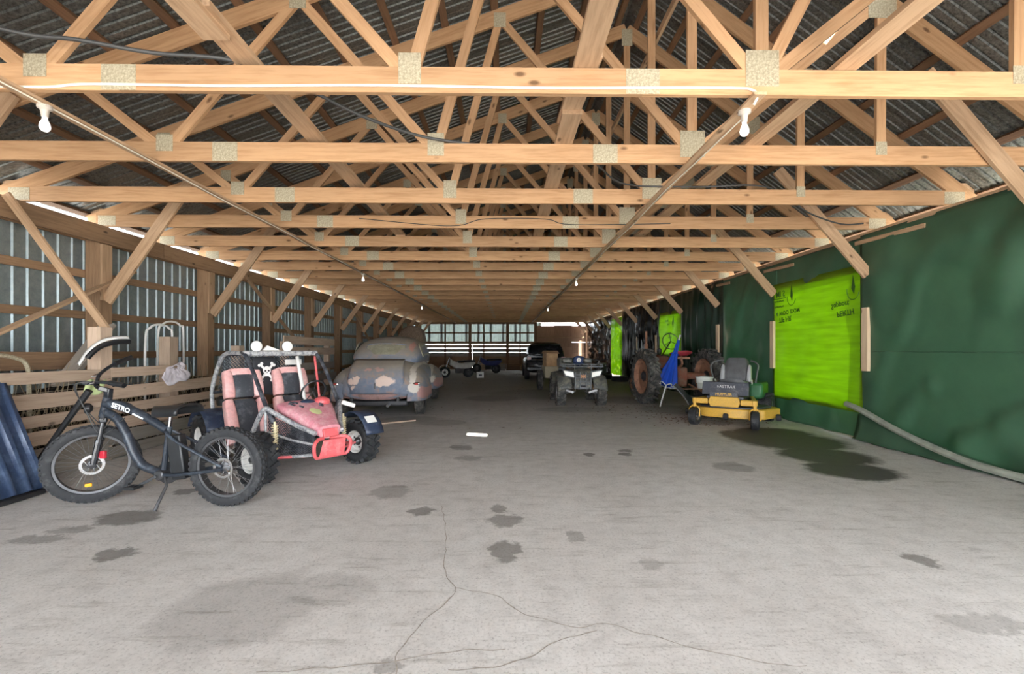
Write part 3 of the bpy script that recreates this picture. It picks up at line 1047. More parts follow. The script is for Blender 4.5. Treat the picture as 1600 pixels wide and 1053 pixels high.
def wheel(parent, loc, r, w, rim, rz=0, tyre='rubber', rim_mat='dark_steel', tread='knob', spokes=0, disc=False, dish=0.0, hub_r=0.04, holes=0, n=36, rot=None):
    mb = MB()
    rt = r - (0.012 if tread in ('knob', 'lug') else 0.03 if tread == 'chevron' else 0.0)
    mb.lathe(tyre_profile(rt, w, rim), n, 'y', closed=True)
    if tread == 'knob':
        N = 44
        for row, off in ((0, -0.40), (1, -0.14), (0, 0.14), (1, 0.40)):
            for i in range(N):
                a = 2 * PI * (i + 0.5 * row) / N
                rr = rt - (0.012 if abs(off) > 0.3 else 0.002)
                rm = Matrix.Rotation(-a, 3, 'Y') @ Matrix.Rotation((0.5 if off < 0 else -0.5) * (abs(off) > 0.3), 3, 'Y')
                rm = Matrix.Rotation(-a, 3, 'Y')
                mb.box((rr * math.cos(a), off * w * 0.95, rr * math.sin(a)), (0.022, w * 0.17, 2 * PI * r / N * 0.55), rm)
    elif tread == 'lug':
        N = 18
        for i in range(N):
            for s in (-1, 1):
                a = 2 * PI * (i + (0.5 if s > 0 else 0)) / N
                rm = Matrix.Rotation(-a, 3, 'Y') @ Matrix.Rotation(s * 0.55, 3, 'X')
                mb.box((rt * math.cos(a), s * w * 0.25, rt * math.sin(a)), (0.035, w * 0.5, 0.03 + r * 0.06), rm)
    elif tread == 'chevron':
        N = 24
        for i in range(N):
            for s in (-1, 1):
                a = 2 * PI * (i + (0.5 if s > 0 else 0)) / N
                rm = Matrix.Rotation(-a, 3, 'Y') @ Matrix.Rotation(s * 0.7, 3, 'X')
                mb.box(((rt + 0.005) * math.cos(a), s * w * 0.24, (rt + 0.005) * math.sin(a)), (0.06, w * 0.58, 0.045), rm)
    elif tread == 'rib':
        for off in (-0.3, -0.1, 0.1, 0.3):
            mb.lathe([(rt - 0.02, off * w - 0.07 * w), (rt + 0.003, off * w - 0.06 * w), (rt + 0.003, off * w + 0.06 * w), (rt - 0.02, off * w + 0.07 * w)], n, 'y', closed=True)
    t = mb.build('tire', tyre, parent)
    t.location = loc
    t.rotation_euler = (0, 0, rz) if rot is None else rot
    mb = MB()
    if spokes:
        mb.lathe([(rim + 0.008, -w * 0.36), (rim - 0.012, -w * 0.34), (rim - 0.014, w * 0.34), (rim + 0.008, w * 0.36)], n, 'y', closed=True)
        mb.build('rim', rim_mat, t)
        mb = MB()
        for i in range(spokes):
            a = 2 * PI * i / spokes
            s = 1 if i % 2 else -1
            a2 = a + s * 0.35 * (1 if i % 4 < 2 else -1)
            mb.tube([(hub_r * math.cos(a2), s * 0.035, hub_r * math.sin(a2)), ((rim - 0.01) * math.cos(a), s * 0.01, (rim - 0.01) * math.sin(a))], 0.0016, 4)
        o = mb.build('spokes', 'steel', t)
        o['kind'] = 'stuff'
        mb = MB()
        mb.lathe([(0.012, -0.075), (hub_r, -0.06), (hub_r * 0.8, -0.04), (hub_r * 0.8, 0.04), (hub_r, 0.06), (0.012, 0.075)], 16, 'y')
        mb.build('hub', rim_mat, t)
    else:
        prof = [(rim + 0.006, -w * 0.42), (rim - 0.012, -w * 0.36), (rim * 0.86, -w * 0.10 - dish), (hub_r * 1.8, -w * 0.12 - dish), (hub_r * 1.8, w * 0.12 + dish), (rim * 0.86, w * 0.10 + dish), (rim - 0.012, w * 0.36), (rim + 0.006, w * 0.42)]
        mb.lathe(prof, n, 'y', closed=True)
        mb.build('rim', rim_mat, t)
        mb = MB()
        mb.lathe([(hub_r * 0.7, -w * 0.36), (hub_r * 1.5, -w * 0.2), (hub_r * 1.5, w * 0.2), (hub_r * 0.7, w * 0.36)], 14, 'y')
        for i in range(5):
            a = 2 * PI * i / 5
            for s in (-1, 1):
                mb.lathe([(0.012, -w * 0.02), (0.012, w * 0.02)], 6, 'y', c=(hub_r * 2.4 * math.cos(a), s * (w * 0.13 + dish), hub_r * 2.4 * math.sin(a)))
        mb.build('hub', 'dark_steel', t)
    if disc:
        for s in ((1, -1) if disc == 2 else (1,)):
            mb = MB()
            mb.lathe([(0.068, 0.0705 * s), (0.09, 0.0705 * s), (0.09, 0.0735 * s), (0.068, 0.0735 * s)], 30, 'y', closed=True)
            for i in range(6):
                a = 2 * PI * i / 6
                mb.bar((0.03 * math.cos(a), 0.072 * s, 0.03 * math.sin(a)), (0.075 * math.cos(a + 0.7), 0.072 * s, 0.075 * math.sin(a + 0.7)), 0.003, 0.014, up=(0, 1, 0))
            mb.build('brake_disc', 'chrome', t)
    return t


def arc(c, r, a0, a1, n, plane='xz', y=0.0):
    return [(c[0] + r * math.cos(a0 + (a1 - a0) * i / n), y, c[1] + r * math.sin(a0 + (a1 - a0) * i / n)) for i in range(n + 1)]


# ------------------------------------------------------------------ electric fat bike
worn('bike_paint', (0.03, 0.037, 0.05), (0.11, 0.135, 0.17), 0.58, 0.35, 0.1, 12, 0.05)
plain('reflector', (0.9, 0.42, 0.02), 0.3)
plain('red_plastic', (0.55, 0.03, 0.05), 0.35)
plain('decal_white', (0.82, 0.84, 0.85), 0.4)
bike = thing('fat_tire_bike', 'black electric fat-tyre bike on a kickstand with its front wheel turned', 'bike', (-2.47, 4.11, 0), R(175))
RW, WB = 0.355, 1.30
wheel(bike, (0, 0, RW), RW, 0.105, 0.262, 0, 'rubber', 'dark_steel', 'knob', 36, 1, n=48, hub_r=0.055)
ST = R(42)
fw = wheel(bike, (WB, 0, RW), RW, 0.105, 0.262, ST, 'rubber', 'dark_steel', 'knob', 36, 1, n=48)
MB().box((0.03, 0.012, -0.19), (0.05, 0.02, 0.03)).build('spoke_reflector', 'reflector', fw, bevel=0.004)
mb = MB()
mb.tube(smooth_path([(1.17, 0, 0.90), (1.0, 0, 0.875), (0.78, 0, 0.78), (0.58, 0, 0.665)], 6), [0.045] * 8 + [0.036] * 11, 12)
mb.build('top_tube', 'bike_paint', bike)
mb = MB()
mb.tube(smooth_path([(1.18, 0, 0.83), (1.06, 0, 0.76), (0.97, 0, 0.62), (0.90, 0, 0.46), (0.80, 0, 0.34), (0.62, 0, 0.28)], 6), 0.038, 12)
mb.build('down_tube', 'bike_paint', bike)
mb = MB()
mb.tube([(1.155, 0, 0.96), (1.20, 0, 0.78)], 0.036, 12)
mb.build('head_tube', 'bike_paint', bike)
mb = MB()
mb.tube([(0.62, 0, 0.27), (0.56, 0, 0.70)], 0.024, 10)
mb.build('seat_tube', 'bike_paint', bike)
for s in (-1, 1):
    mb = MB()
    mb.tube(smooth_path([(0.57, 0.03 * s, 0.66), (0.42, 0.075 * s, 0.575), (0, 0.088 * s, 0.37)], 5), 0.014, 8)
    mb.build('seat_stay', 'bike_paint', bike)
    mb = MB()
    mb.tube(smooth_path([(0.62, 0.03 * s, 0.27), (0.40, 0.075 * s, 0.29), (0, 0.088 * s, 0.345)], 5), 0.015, 8)
    mb.build('chain_stay', 'bike_paint', bike)
mb = MB()
mb.tube([(0.565, 0, 0.66), (0.545, 0, 0.80)], 0.017, 8)
mb.build('seat_post', 'chrome', bike)


def saddle(u, v):
    x = 0.36 + 0.34 * u
    w = 0.135 * (1 - u) ** 0.6 + 0.025
    a = PI * v
    return (x, -w * math.cos(a), 0.80 + 0.085 * math.sin(a) ** 0.6 + 0.02 * (1 - u) ** 2 - 0.012 * u)


MB().grid(saddle, 12, 12).build('saddle', 'black_plastic', bike, smooth=180, solid=0.02)
mb = MB()
mb.box((0.47, 0, 0.43), (0.13, 0.085, 0.40), Matrix.Rotation(R(8), 3, 'Y'))
mb.build('battery', 'black_plastic', bike, bevel=0.012)
mb = MB()
mb.lathe([(0.02, -0.07), (0.10, -0.055), (0.10, -0.045), (0.02, -0.03)], 24, 'y', c=(0.62, 0, 0.27))
mb.build('chainring', 'dark_steel', bike)
mb = MB()
mb.lathe([(0.035, -0.06), (0.045, -0.05), (0.045, 0.05), (0.035, 0.06)], 16, 'y', c=(0.62, 0, 0.27))
mb.build('bottom_bracket', 'dark_steel', bike)
for s, a in ((1, R(-28)), (-1, R(152))):
    d = Vector((math.cos(a), 0, math.sin(a)))
    p0 = Vector((0.62, 0.075 * s, 0.27))
    p1 = p0 + d * 0.165 + Vector((0, 0.012 * s, 0))
    mb = MB()
    mb.bar(p0, p1, 0.014, 0.026)
    c = mb.build('crank', 'dark_steel', bike, bevel=0.004)
    mb = MB()
    q = p1 + Vector((0, 0.06 * s, 0))
    for dx in (-0.04, 0, 0.04):
        mb.box((q.x + dx, q.y, q.z), (0.012, 0.095, 0.02))
    for dy in (-0.042, 0.042):
        mb.box((q.x, q.y + dy, q.z), (0.095, 0.012, 0.024))
    mb.build('pedal', 'black_plastic', bike)
mb = MB()
mb.tube([(0.56, 0.05, 0.26), (0.50, 0.10, 0.20), (0.52, 0.20, 0.012)], [0.012, 0.012, 0.014], 8)
mb.build('kickstand', 'dark_steel', bike)
# fork and bars turn with the wheel
SM = Matrix.Rotation(ST, 3, 'Z')
AX = Vector((1.21, 0, 0.75))


def steer(p):
    q = SM @ Vector((p[0] - WB, p[1], p[2]))
    return Vector((q.x + WB, q.y, q.z))


for s in (-1, 1):
    mb = MB()
    mb.tube([steer((WB - 0.01, 0.078 * s, 0.36)), steer((WB - 0.045, 0.078 * s, 0.56))], 0.026, 10)
    mb.tube([steer((WB - 0.045, 0.078 * s, 0.55)), steer((WB - 0.075, 0.078 * s, 0.74))], 0.018, 10)
    mb.tube([steer((WB - 0.044, 0.078 * s, 0.545)), steer((WB - 0.05, 0.078 * s, 0.575))], 0.031, 10)
    mb.build('fork_leg', 'black_paint', bike)
mb = MB()
mb.bar(steer((WB - 0.075, -0.10, 0.755)), steer((WB - 0.075, 0.10, 0.755)), 0.06, 0.05)
mb.bar(steer((WB - 0.075, 0, 0.765)), (1.195, 0, 0.79), 0.06, 0.05)
mb.build('fork_crown', 'black_paint', bike, bevel=0.01)
mb = MB()
mb.box((0, 0, 0), (0.05, 0.03, 0.07))
o = mb.build('brake_caliper', 'red_plastic', bike, bevel=0.005)
o.location = steer((WB - 0.075, 0.085, 0.44))
mb = MB()
st0 = Vector((1.14, 0, 1.02))
fwd = SM @ Vector((1, 0, 0))
lat = SM @ Vector((0, 1, 0))
mb.bar((1.155, 0, 0.95), (1.145, 0, 1.04), 0.05, 0.05)
mb.bar((1.145, 0, 1.02), st0 + fwd * 0.075 + Vector((0, 0, 0.03)), 0.045, 0.04)
mb.build('stem', 'black_paint', bike, bevel=0.006)
bc = st0 + fwd * 0.08 + Vector((0, 0, 0.035))


def hb(l, f, z):
    return bc + lat * l + fwd * f + Vector((0, 0, z))


path = smooth_path([hb(0.40, -0.20, 0.03), hb(0.27, -0.10, 0.05), hb(0.13, 0.0, 0.05), hb(0, 0, 0), hb(-0.12, 0, 0.10), hb(-0.26, -0.10, 0.20), hb(-0.40, -0.22, 0.26)], 5)
MB().tube(path, 0.015, 10).build('handlebar', 'black_paint', bike)
for seg in (path[:6], path[-6:]):
    MB().tube(seg, 0.022, 10).build('grip', 'black_plastic', bike)
for l, z in ((0.15, 0.05), (-0.15, 0.1)):
    mb = MB()
    mb.tube([hb(l, 0.01, z), hb(l * 1.1, 0.05, z - 0.01), hb(l * 1.9, 0.0, z + 0.02)], 0.006, 6)
    mb.build('brake_lever', 'chrome', bike)
mb = MB()
mb.box(tuple(hb(0.0, 0.035, 0.035)), (0.09, 0.07, 0.02), SM)
mb.build('display', 'black_plastic', bike, bevel=0.006)
mb = MB()
mb.lathe([(0.02, 0.0), (0.045, 0.02), (0.05, 0.05), (0.035, 0.06)], 16, 'x')
o = mb.build('headlamp', 'black_plastic', bike)
o.location = steer((WB + 0.0, 0, 0.86))
o.rotation_euler = (0, 0, ST)
for k in range(3):
    mb = MB()
    mb.tube(smooth_path([hb(0.12 - 0.1 * k, 0.05, 0.05), hb(0.05 - 0.06 * k, 0.15, 0.02), steer((WB + 0.05, 0.03 * k, 0.86)), steer((WB - 0.06, 0.07, 0.72 - 0.05 * k)), (1.15 - 0.1 * k, 0.04, 0.84 - 0.03 * k)], 5), 0.004, 5)
    mb.build('brake_cable', 'cable_black', bike)
text_mesh('SETRO', 0.062, 'frame_lettering', 'decal_white', bike, frame((-0.93, 0, -0.30), (-0.30, 0, 0.93), (0.985, 0.046, 0.868)), 0.001, 0, 0.002)
mb = MB()
mb.box((0.83, 0.037, 0.795), (0.11, 0.004, 0.014), Matrix.Rotation(R(-24), 3, 'Y'))
mb.build('frame_stripe', 'decal_white', bike, smooth=0)

# ------------------------------------------------------------------ off-road buggy
worn('kart_pink', (0.66, 0.24, 0.29), (0.78, 0.46, 0.48), 0.5, 0.55, 0, 6, 0.1)
worn('kart_red', (0.78, 0.13, 0.14), (0.86, 0.30, 0.30), 0.58, 0.4, 0, 9, 0.05)
worn('kart_black', (0.03, 0.034, 0.045), (0.16, 0.17, 0.19), 0.55, 0.5, 0.1, 10, 0.1)
worn('kart_tape', (0.16, 0.17, 0.20), (0.62, 0.62, 0.62), 0.46, 0.5, 0.2, 26, 0.2)
worn('vinyl_pink', (0.85, 0.44, 0.42), (0.90, 0.60, 0.57), 0.55, 0.5, 0, 4, 0.05)
worn('vinyl_black', (0.045, 0.05, 0.062), (0.17, 0.18, 0.20), 0.58, 0.55, 0, 7, 0.05)
plain('spring_cream', (0.80, 0.70, 0.45), 0.5)
plain('flag_black', (0.03, 0.032, 0.038), 0.8)
plain('flag_white', (0.80, 0.79, 0.77), 0.8)
plain('lime_decal', (0.62, 0.66, 0.32), 0.6)
worn('navy_plastic', (0.03, 0.045, 0.085), (0.12, 0.15, 0.2), 0.58, 0.4, 0, 8, 0.05)
plain('lamp_lens', (0.86, 0.85, 0.80), 0.2, 0, 0.04, coat=0.5)
kart = thing('dune_buggy', 'pink and black two-seat off-road buggy with mesh cage and roof lamps', 'buggy', (-2.19, 5.21, 0), R(-39.7))
for s in (-1, 1):
    wheel(kart, (0, 0.60 * s, 0.265), 0.265, 0.19, 0.13, R(8), 'rubber', 'white_plastic', 'lug', n=28, hub_r=0.03)
    wheel(kart, (-1.5, 0.56 * s, 0.29), 0.29, 0.25, 0.14, 0, 'rubber', 'white_plastic', 'lug', n=28, hub_r=0.03)


def slab(mb, p0, p1, w, t, y, n=8, bulge=0.02, taper=0.0):
    """padded panel between two points in the xz plane, width w around y, rounded edges"""
    p0, p1 = Vector((p0[0], 0, p0[1])), Vector((p1[0], 0, p1[1]))
    d = (p1 - p0)
    nn = Vector((0, 1, 0)).cross(d).normalized()
    if nn.x < 0:
        nn = -nn
    secs = []
    for i in range(n + 1):
        u = i / n
        k = 1 - (2 * u - 1) ** 8 * 0.18
        c = p0 + d * u
        ww = (w / 2) * (1 - taper * u) * k
        ring = []
        for j in range(16):
            a = 2 * PI * j / 16
            ca, sa = math.cos(a), math.sin(a)
            ring.append(c + Vector((0, y + ww * math.copysign(abs(ca) ** 0.45, ca), 0)) + nn * (t / 2 * math.copysign(abs(sa) ** 0.6, sa) + bulge * math.sin(PI * u)))
        secs.append(ring)
    mb.loft(secs)


for y in (-0.30, 0.28):
    mb = MB()
    slab(mb, (-0.93, 0.30), (-1.10, 0.77), 0.28, 0.09, y)
    sb = mb.build('seat_back', 'vinyl_black', kart, smooth=60)
    for s in (-1, 1):
        mb = MB()
        slab(mb, (-0.89, 0.28), (-1.085, 0.77), 0.15, 0.14, y + s * 0.185, taper=0.25)
        mb.build('side_bolster', 'vinyl_pink', sb, smooth=60)
    mb = MB()
    slab(mb, (-1.10, 0.80), (-1.20, 1.12), 0.28, 0.09, y, taper=0.15)
    hd = mb.build('headrest', 'vinyl_black', kart, smooth=60)
    for s in (-1, 1):
        mb = MB()
        slab(mb, (-1.09, 0.80), (-1.19, 1.12), 0.13, 0.12, y + s * 0.165, taper=0.25)
        mb.build('headrest_bolster', 'vinyl_pink', hd, smooth=60)
    mb = MB()
    slab(mb, (-1.185, 1.07), (-1.20, 1.15), 0.33, 0.11, y, n=5, bulge=0.0)
    mb.build('headrest_top', 'vinyl_pink', hd, smooth=60)
    mb = MB()
    slab(mb, (-0.42, 0.36), (-0.93, 0.28), 0.40, 0.11, y)
    mb.build('seat_cushion', 'vinyl_black', kart, smooth=60)
# cage
for s in (-1, 1):
    mb = MB()
    mb.tube(smooth_path([(-1.45, 0.48 * s, 0.36), (-1.56, 0.49 * s, 0.66), (-1.56, 0.49 * s, 0.92), (-1.40, 0.46 * s, 1.24), (-1.22, 0.44 * s, 1.345), (-0.75, 0.42 * s, 1.345)], 6), 0.026, 10)
    mb.build('rear_hoop', 'kart_tape' if s < 0 else 'kart_black', kart)
    mb = MB()
    mb.tube(smooth_path([(-0.95, 0.42 * s, 1.35), (-0.72, 0.43 * s, 1.33), (-0.50, 0.43 * s, 1.14), (-0.22, 0.42 * s, 0.80), (-0.06, 0.40 * s, 0.60)], 6), 0.022, 10)
    mb.build('windscreen_post', 'kart_black', kart)
    mb = MB()
    mb.tube(smooth_path([(-1.45, 0.48 * s, 0.36), (-0.9, 0.52 * s, 0.22), (-0.3, 0.46 * s, 0.22), (0.05, 0.32 * s, 0.24), (0.36, 0.16 * s, 0.28)], 6), 0.019, 8)
    mb.build('floor_rail', 'kart_tape', kart)
    mb = MB()
    mb.tube(smooth_path([(-0.42, 0.47 * s, 0.46), (-0.20, 0.44 * s, 0.74), (-0.07, 0.38 * s, 0.70), (0.15, 0.25 * s, 0.58), (0.36, 0.15 * s, 0.50)], 6), 0.026, 8)
    mb.build('cowl_rail', 'kart_tape', kart)
    mb = MB()
    mb.tube([(-0.18, 0.43 * s, 0.22), (-0.18, 0.43 * s, 0.72)], 0.016, 8)
    mb.tube([(-0.14, 0.42 * s, 0.50), (0.1, 0.28 * s, 0.42), (0.36, 0.15 * s, 0.38)], 0.013, 8)
    mb.build('side_strut', 'kart_tape', kart)
    mb = MB()
    mb.tube([(0.0, 0.55 * s, 0.26), (0.18, 0.18 * s, 0.24)], 0.016, 8)
    mb.tube([(0.0, 0.55 * s, 0.26), (-0.22, 0.30 * s, 0.24)], 0.016, 8)
    mb.build('lower_arm', 'kart_red', kart)
    mb = MB()
    mb.tube([(-0.03 + 0.03 * math.cos(t * 0.9), 0.40 * s + 0.03 * math.sin(t * 0.9), 0.33 + 0.0038 * t) for t in range(68)], 0.007, 5)
    mb.tube([(-0.03, 0.40 * s, 0.30), (-0.03, 0.40 * s, 0.62)], 0.012, 8)
    mb.build('shock_spring', 'spring_cream', kart)
    mb = MB()
    N = 9

    def side_net(u, v, s=s):
        x0, x1 = -0.16, 0.34
        x = x0 + (x1 - x0) * u
        y = (0.41 - 0.26 * u) * s
        z0, z1 = 0.24 + 0.05 * u, 0.68 - 0.2 * u
        return (x, y, z0 + (z1 - z0) * v)
    for i in range(16):
        for j in range(12):
            p = side_net(i / 16, j / 12)
            q = side_net((i + 1) / 16, (j + 1) / 12)
            r2 = side_net((i + 1) / 16, j / 12)
            q2 = side_net(i / 16, (j + 1) / 12)
            mb.bar(p, q, 0.007, 0.007)
            mb.bar(r2, q2, 0.007, 0.007)
    o = mb.build('side_mesh', 'kart_black', kart, smooth=0)
    o['kind'] = 'stuff'
for x, z, r in ((-1.30, 1.33, 0.022), (-0.74, 1.345, 0.034), (-1.56, 0.85, 0.02)):
    hw = 0.44 if z > 1 else 0.49
    MB().tube([(x, -hw, z), (x, hw, z)], r, 10).build('cross_bar', 'kart_tape' if z > 1.34 else 'kart_black', kart)
mb = MB()
for i in range(22):
    for j in range(12):
        y0, y1 = -0.43 + 0.86 * i / 22, -0.43 + 0.86 * (i + 1) / 22
        xa = lambda v: -1.53 + 0.20 * v ** 2
        v0, v1 = j / 12, (j + 1) / 12
        mb.bar((xa(v0), y0, 0.86 + 0.46 * v0), (xa(v1), y1, 0.86 + 0.46 * v1), 0.008, 0.008)
        mb.bar((xa(v0), y1, 0.86 + 0.46 * v0), (xa(v1), y0, 0.86 + 0.46 * v1), 0.008, 0.008)
o = mb.build('rear_mesh', 'kart_black', kart, smooth=0)
o['kind'] = 'stuff'
for y in (-0.30, 0.06):
    mb = MB()
    mb.lathe([(0.0, 0.0), (0.03, 0.005), (0.062, 0.045), (0.066, 0.07)], 20, 'x', c=(-0.80, y, 1.43))
    lb = mb.build('roof_lamp', 'kart_black', kart)
    mb = MB()
    mb.lathe([(0.066, 0.0), (0.058, 0.014), (0.03, 0.024), (0.0, 0.028)], 20, 'x', c=(-0.732, y, 1.43))
    mb.build('lens', 'lamp_lens', lb)
    MB().tube([(-0.77, y, 1.345), (-0.77, y, 1.40)], 0.01, 8).build('lamp_bracket', 'kart_black', lb)
mb = MB()
mb.prism([(-0.22, 1.38), (-0.0, 1.38), (-0.16, 1.44)], 0.03, 'yz', -0.79)
mb.build('roof_wedge', 'white_plastic', kart, smooth=0)
# cowl
secs = []
for x, w, z, dz in ((-0.22, 0.30, 0.755, 0.05), (-0.10, 0.30, 0.725, 0.06), (0.07, 0.235, 0.66, 0.065), (0.24, 0.165, 0.59, 0.06), (0.37, 0.125, 0.535, 0.04)):
    ring = []
    for j in range(20):
        a = 2 * PI * j / 20
        ca, sa = math.cos(a), math.sin(a)
        ring.append((x, w * math.copysign(abs(ca) ** 0.5, ca), z + (dz if sa > 0 else 0.10) * math.copysign(abs(sa) ** 0.7, sa)))
    secs.append(ring)
cowl = MB().loft(secs).build('cowl', 'kart_pink', kart, smooth=50)
mb = MB()
mb.ball((0, 0, 0), (0.10, 0.06, 0.003), 16, 6)
o = mb.build('cowl_decal', 'lime_decal', cowl)
o.location = (0.10, -0.02, 0.712)
o.rotation_euler = (0, R(19), 0)
for dx, dy in ((0.0, -0.17), (0.025, -0.14), (0.06, -0.185), (0.03, -0.2), (0.12, -0.12), (0.1, 0.12), (0.14, 0.1)):
    mb = MB()
    mb.box((0, 0, 0), (0.05, 0.016, 0.02), Matrix.Rotation(0.6, 3, 'Z'))
    o = mb.build('cowl_slot', 'kart_black', cowl, smooth=0)
    o.location = (dx - 0.13, dy, 0.800 - 0.38 * max(0, dx) - (0.01 if abs(dy) > 0.15 else 0))
    o.rotation_euler = (0, R(15), 0)
mb = MB()
mb.box((0.39, 0, 0.50), (0.03, 0.17, 0.09), Matrix.Rotation(R(-15), 3, 'Y'))
mb.build('nose_plate', 'kart_red', kart, bevel=0.008)
mb = MB()
mb.tube(smooth_path([(0.38, -0.08, 0.44), (0.42, -0.16, 0.44), (0.44, -0.21, 0.38), (0.42, -0.185, 0.265), (0.40, -0.10, 0.25), (0.40, 0.10, 0.25), (0.42, 0.185, 0.265), (0.44, 0.21, 0.38), (0.42, 0.16, 0.44), (0.38, 0.08, 0.44), (0.37, 0.0, 0.43)], 5), 0.019, 8)
mb.build('bumper', 'kart_red', kart)
mb = MB()
mb.prism([(-0.15, 0.255), (0.14, 0.255), (0.16, 0.43), (-0.10, 0.43)], 0.012, 'yz', 0.425)
mb.build('bumper_plate', 'kart_red', kart, bevel=0.004)
# steering wheel, dash rags, flag
sw = MB()
th = R(62)
sw.tube([(0.15 * math.cos(a) * math.cos(th), 0.15 * math.sin(a), 0.15 * math.cos(a) * math.sin(th)) for a in [2 * PI * i / 28 for i in range(28)]], 0.012, 8, closed=True)
for a in (PI / 2, -PI / 2 + 0.5, -PI / 2 - 0.5):
    sw.tube([(0, 0, 0), (0.15 * math.sin(a) * math.cos(th), 0.15 * math.cos(a), 0.15 * math.sin(a) * math.sin(th))], 0.007, 6)
o = sw.build('steering_wheel', 'black_plastic', kart)
o.location = (-0.36, 0.20, 0.88)
mb = MB()
mb.tube([(-0.36, 0.20, 0.88), (-0.08, 0.15, 0.70)], 0.014, 8)
mb.build('steering_column', 'dark_steel', kart)
mb = MB()
mb.grid(lambda u, v: (-1.22 - 0.03 * math.sin(v * 2), -0.14 + 0.30 * u, 0.80 + 0.49 * v + 0.01 * math.sin(u * 5)), 8, 8)
flag = mb.build('flag', 'flag_black', kart, smooth=180, solid=0.003)
fx = -1.195
for a in (R(52), R(128)):
    mb = MB()
    c = Vector((fx, 0.01, 1.10))
    d = Vector((0, math.cos(a), math.sin(a)))
    mb.bar(c - d * 0.125, c + d * 0.125, 0.004, 0.028)
    for s in (-1, 1):
        q = Vector((0, -d.z, d.y)) * 0.018
        mb.ball(c + d * 0.125 * s + q, (0.004, 0.02, 0.02), 8, 6)
        mb.ball(c + d * 0.125 * s - q, (0.004, 0.02, 0.02), 8, 6)
    mb.build('flag_crossbone', 'flag_white', flag)
mb = MB()
mb.ball((fx + 0.005, 0.01, 1.12), (0.006, 0.05, 0.055), 14, 8)
mb.box((fx + 0.005, 0.01, 1.065), (0.008, 0.05, 0.04))
mb.build('flag_skull', 'flag_white', flag)
for yy, zz, r in ((-0.01, 1.115, 0.013), (0.03, 1.115, 0.013), (0.01, 1.092, 0.007)):
    MB().ball((fx + 0.010, yy, zz), (0.004, r, r), 8, 6).build('flag_skull_hole', 'flag_black', flag)
mb = MB()
mb.box((-1.25, 0.38, 1.22), (0.02, 0.22, 0.07))
mb.build('rear_plate', 'white_plastic', kart, smooth=0)
MB().tube([(-1.1, 0.36, 1.3), (-0.95, 0.40, 0.66)], 0.024, 8).build('white_pipe', 'white_plastic', kart)
mb = MB()
mb.tube([(-0.9, 0.50, 1.3), (-0.75, 0.50, 0.66)], 0.016, 8)
mb.build('red_strut', 'kart_red', kart)
mb = MB()
mb.ball((-0.12, 0.18, 0.78), (0.10, 0.09, 0.06), 12, 8)
mb.build('red_rag', 'kart_red', kart)
mb = MB()
mb.ball((-0.15, 0.02, 0.77), (0.07, 0.10, 0.05), 12, 8)
mb.build('blue_rag', 'navy_plastic', kart)
# engine hump and rear deck
mb = MB()
mb.box((-1.55, -0.1, 0.48), (0.45, 0.6, 0.28))
mb.build('engine_block', 'kart_black', kart, bevel=0.05)
mb = MB()
mb.lathe([(0.0, -0.06), (0.09, -0.05), (0.10, 0.03), (0.06, 0.07), (0, 0.08)], 18, 'z', c=(-1.62, -0.33, 0.72))
mb.build('air_filter', 'black_plastic', kart)
for s in (-1, 1):
    mb = MB()
    mb.grid(lambda u, v: (-1.5 + 0.36 * math.cos(R(20) + R(140) * u), 0.52 * s + 0.16 * (2 * v - 1), 0.29 + 0.36 * math.sin(R(20) + R(140) * u)), 14, 3)
    mb.build('rear_fender', 'navy_plastic', kart, smooth=180, solid=0.01)
mb = MB()
mb.grid(lambda u, v: (0.0 + 0.33 * math.cos(R(15) + R(120) * u), 0.61 + 0.12 * (2 * v - 1), 0.30 + 0.33 * math.sin(R(15) + R(120) * u)), 14, 3)
fe = mb.build('front_fender', 'navy_plastic', kart, smooth=180, solid=0.012)
mb = MB()
mb.box((0.24, 0.60, 0.555), (0.10, 0.13, 0.006), Matrix.Rotation(R(42), 3, 'Y'))
mb.build('sticker', 'white_plastic', fe, smooth=0)
mb = MB()
mb.box((0.05, 0.42, 0.74), (0.05, 0.17, 0.05), Matrix.Rotation(R(-20), 3, 'X'))
mb.build('indicator_lamp', 'lamp_lens', kart, bevel=0.012)

# ------------------------------------------------------------------ board fence, liner, things behind
FX = -5.0
fence = thing('board_fence', 'rough board fence with sawn posts between the bike and the metal wall', 'fence')
for y, zt in ((3.6, 1.5), (5.80, 1.67), (6.97, 1.58), (8.75, 1.46)):
    beam('post', (FX - 0.085, y, 0), (FX - 0.085, y, zt), 0.17, 0.16, 'fence_wood', fence, up=(1, 0, 0))
for z, h, segs in ((1.095, 0.125, ((3.3, 5.83), (5.84, 7.2))), (0.845, 0.16, ((3.3, 5.78), (5.79, 8.9))), (0.63, 0.125, ((3.3, 5.8), (5.81, 8.9))), (0.445, 0.15, ((3.3, 5.82), (5.83, 8.9))), (0.25, 0.17, ((3.4, 5.8), (5.81, 9.0))), (0.08, 0.14, ((3.4, 5.8), (5.81, 9.0)))):
    for i, (a, c) in enumerate(segs):
        dz = random.uniform(-0.02, 0.02)
        beam('board', (FX + 0.014, a, z + dz), (FX + 0.014, c, z - dz), 0.026, h, 'fence_wood' if z > 0.3 else 'grey_wood', fence)
fence2 = thing('board_fence', 'short weathered board rail between the buggy cage and the old car', 'fence')
for y, zt in ((9.3, 1.55), (11.5, 1.52)):
    beam('post', (-4.47, y, 0), (-4.47, y, zt), 0.12, 0.12, 'fence_wood', fence2, up=(1, 0, 0))
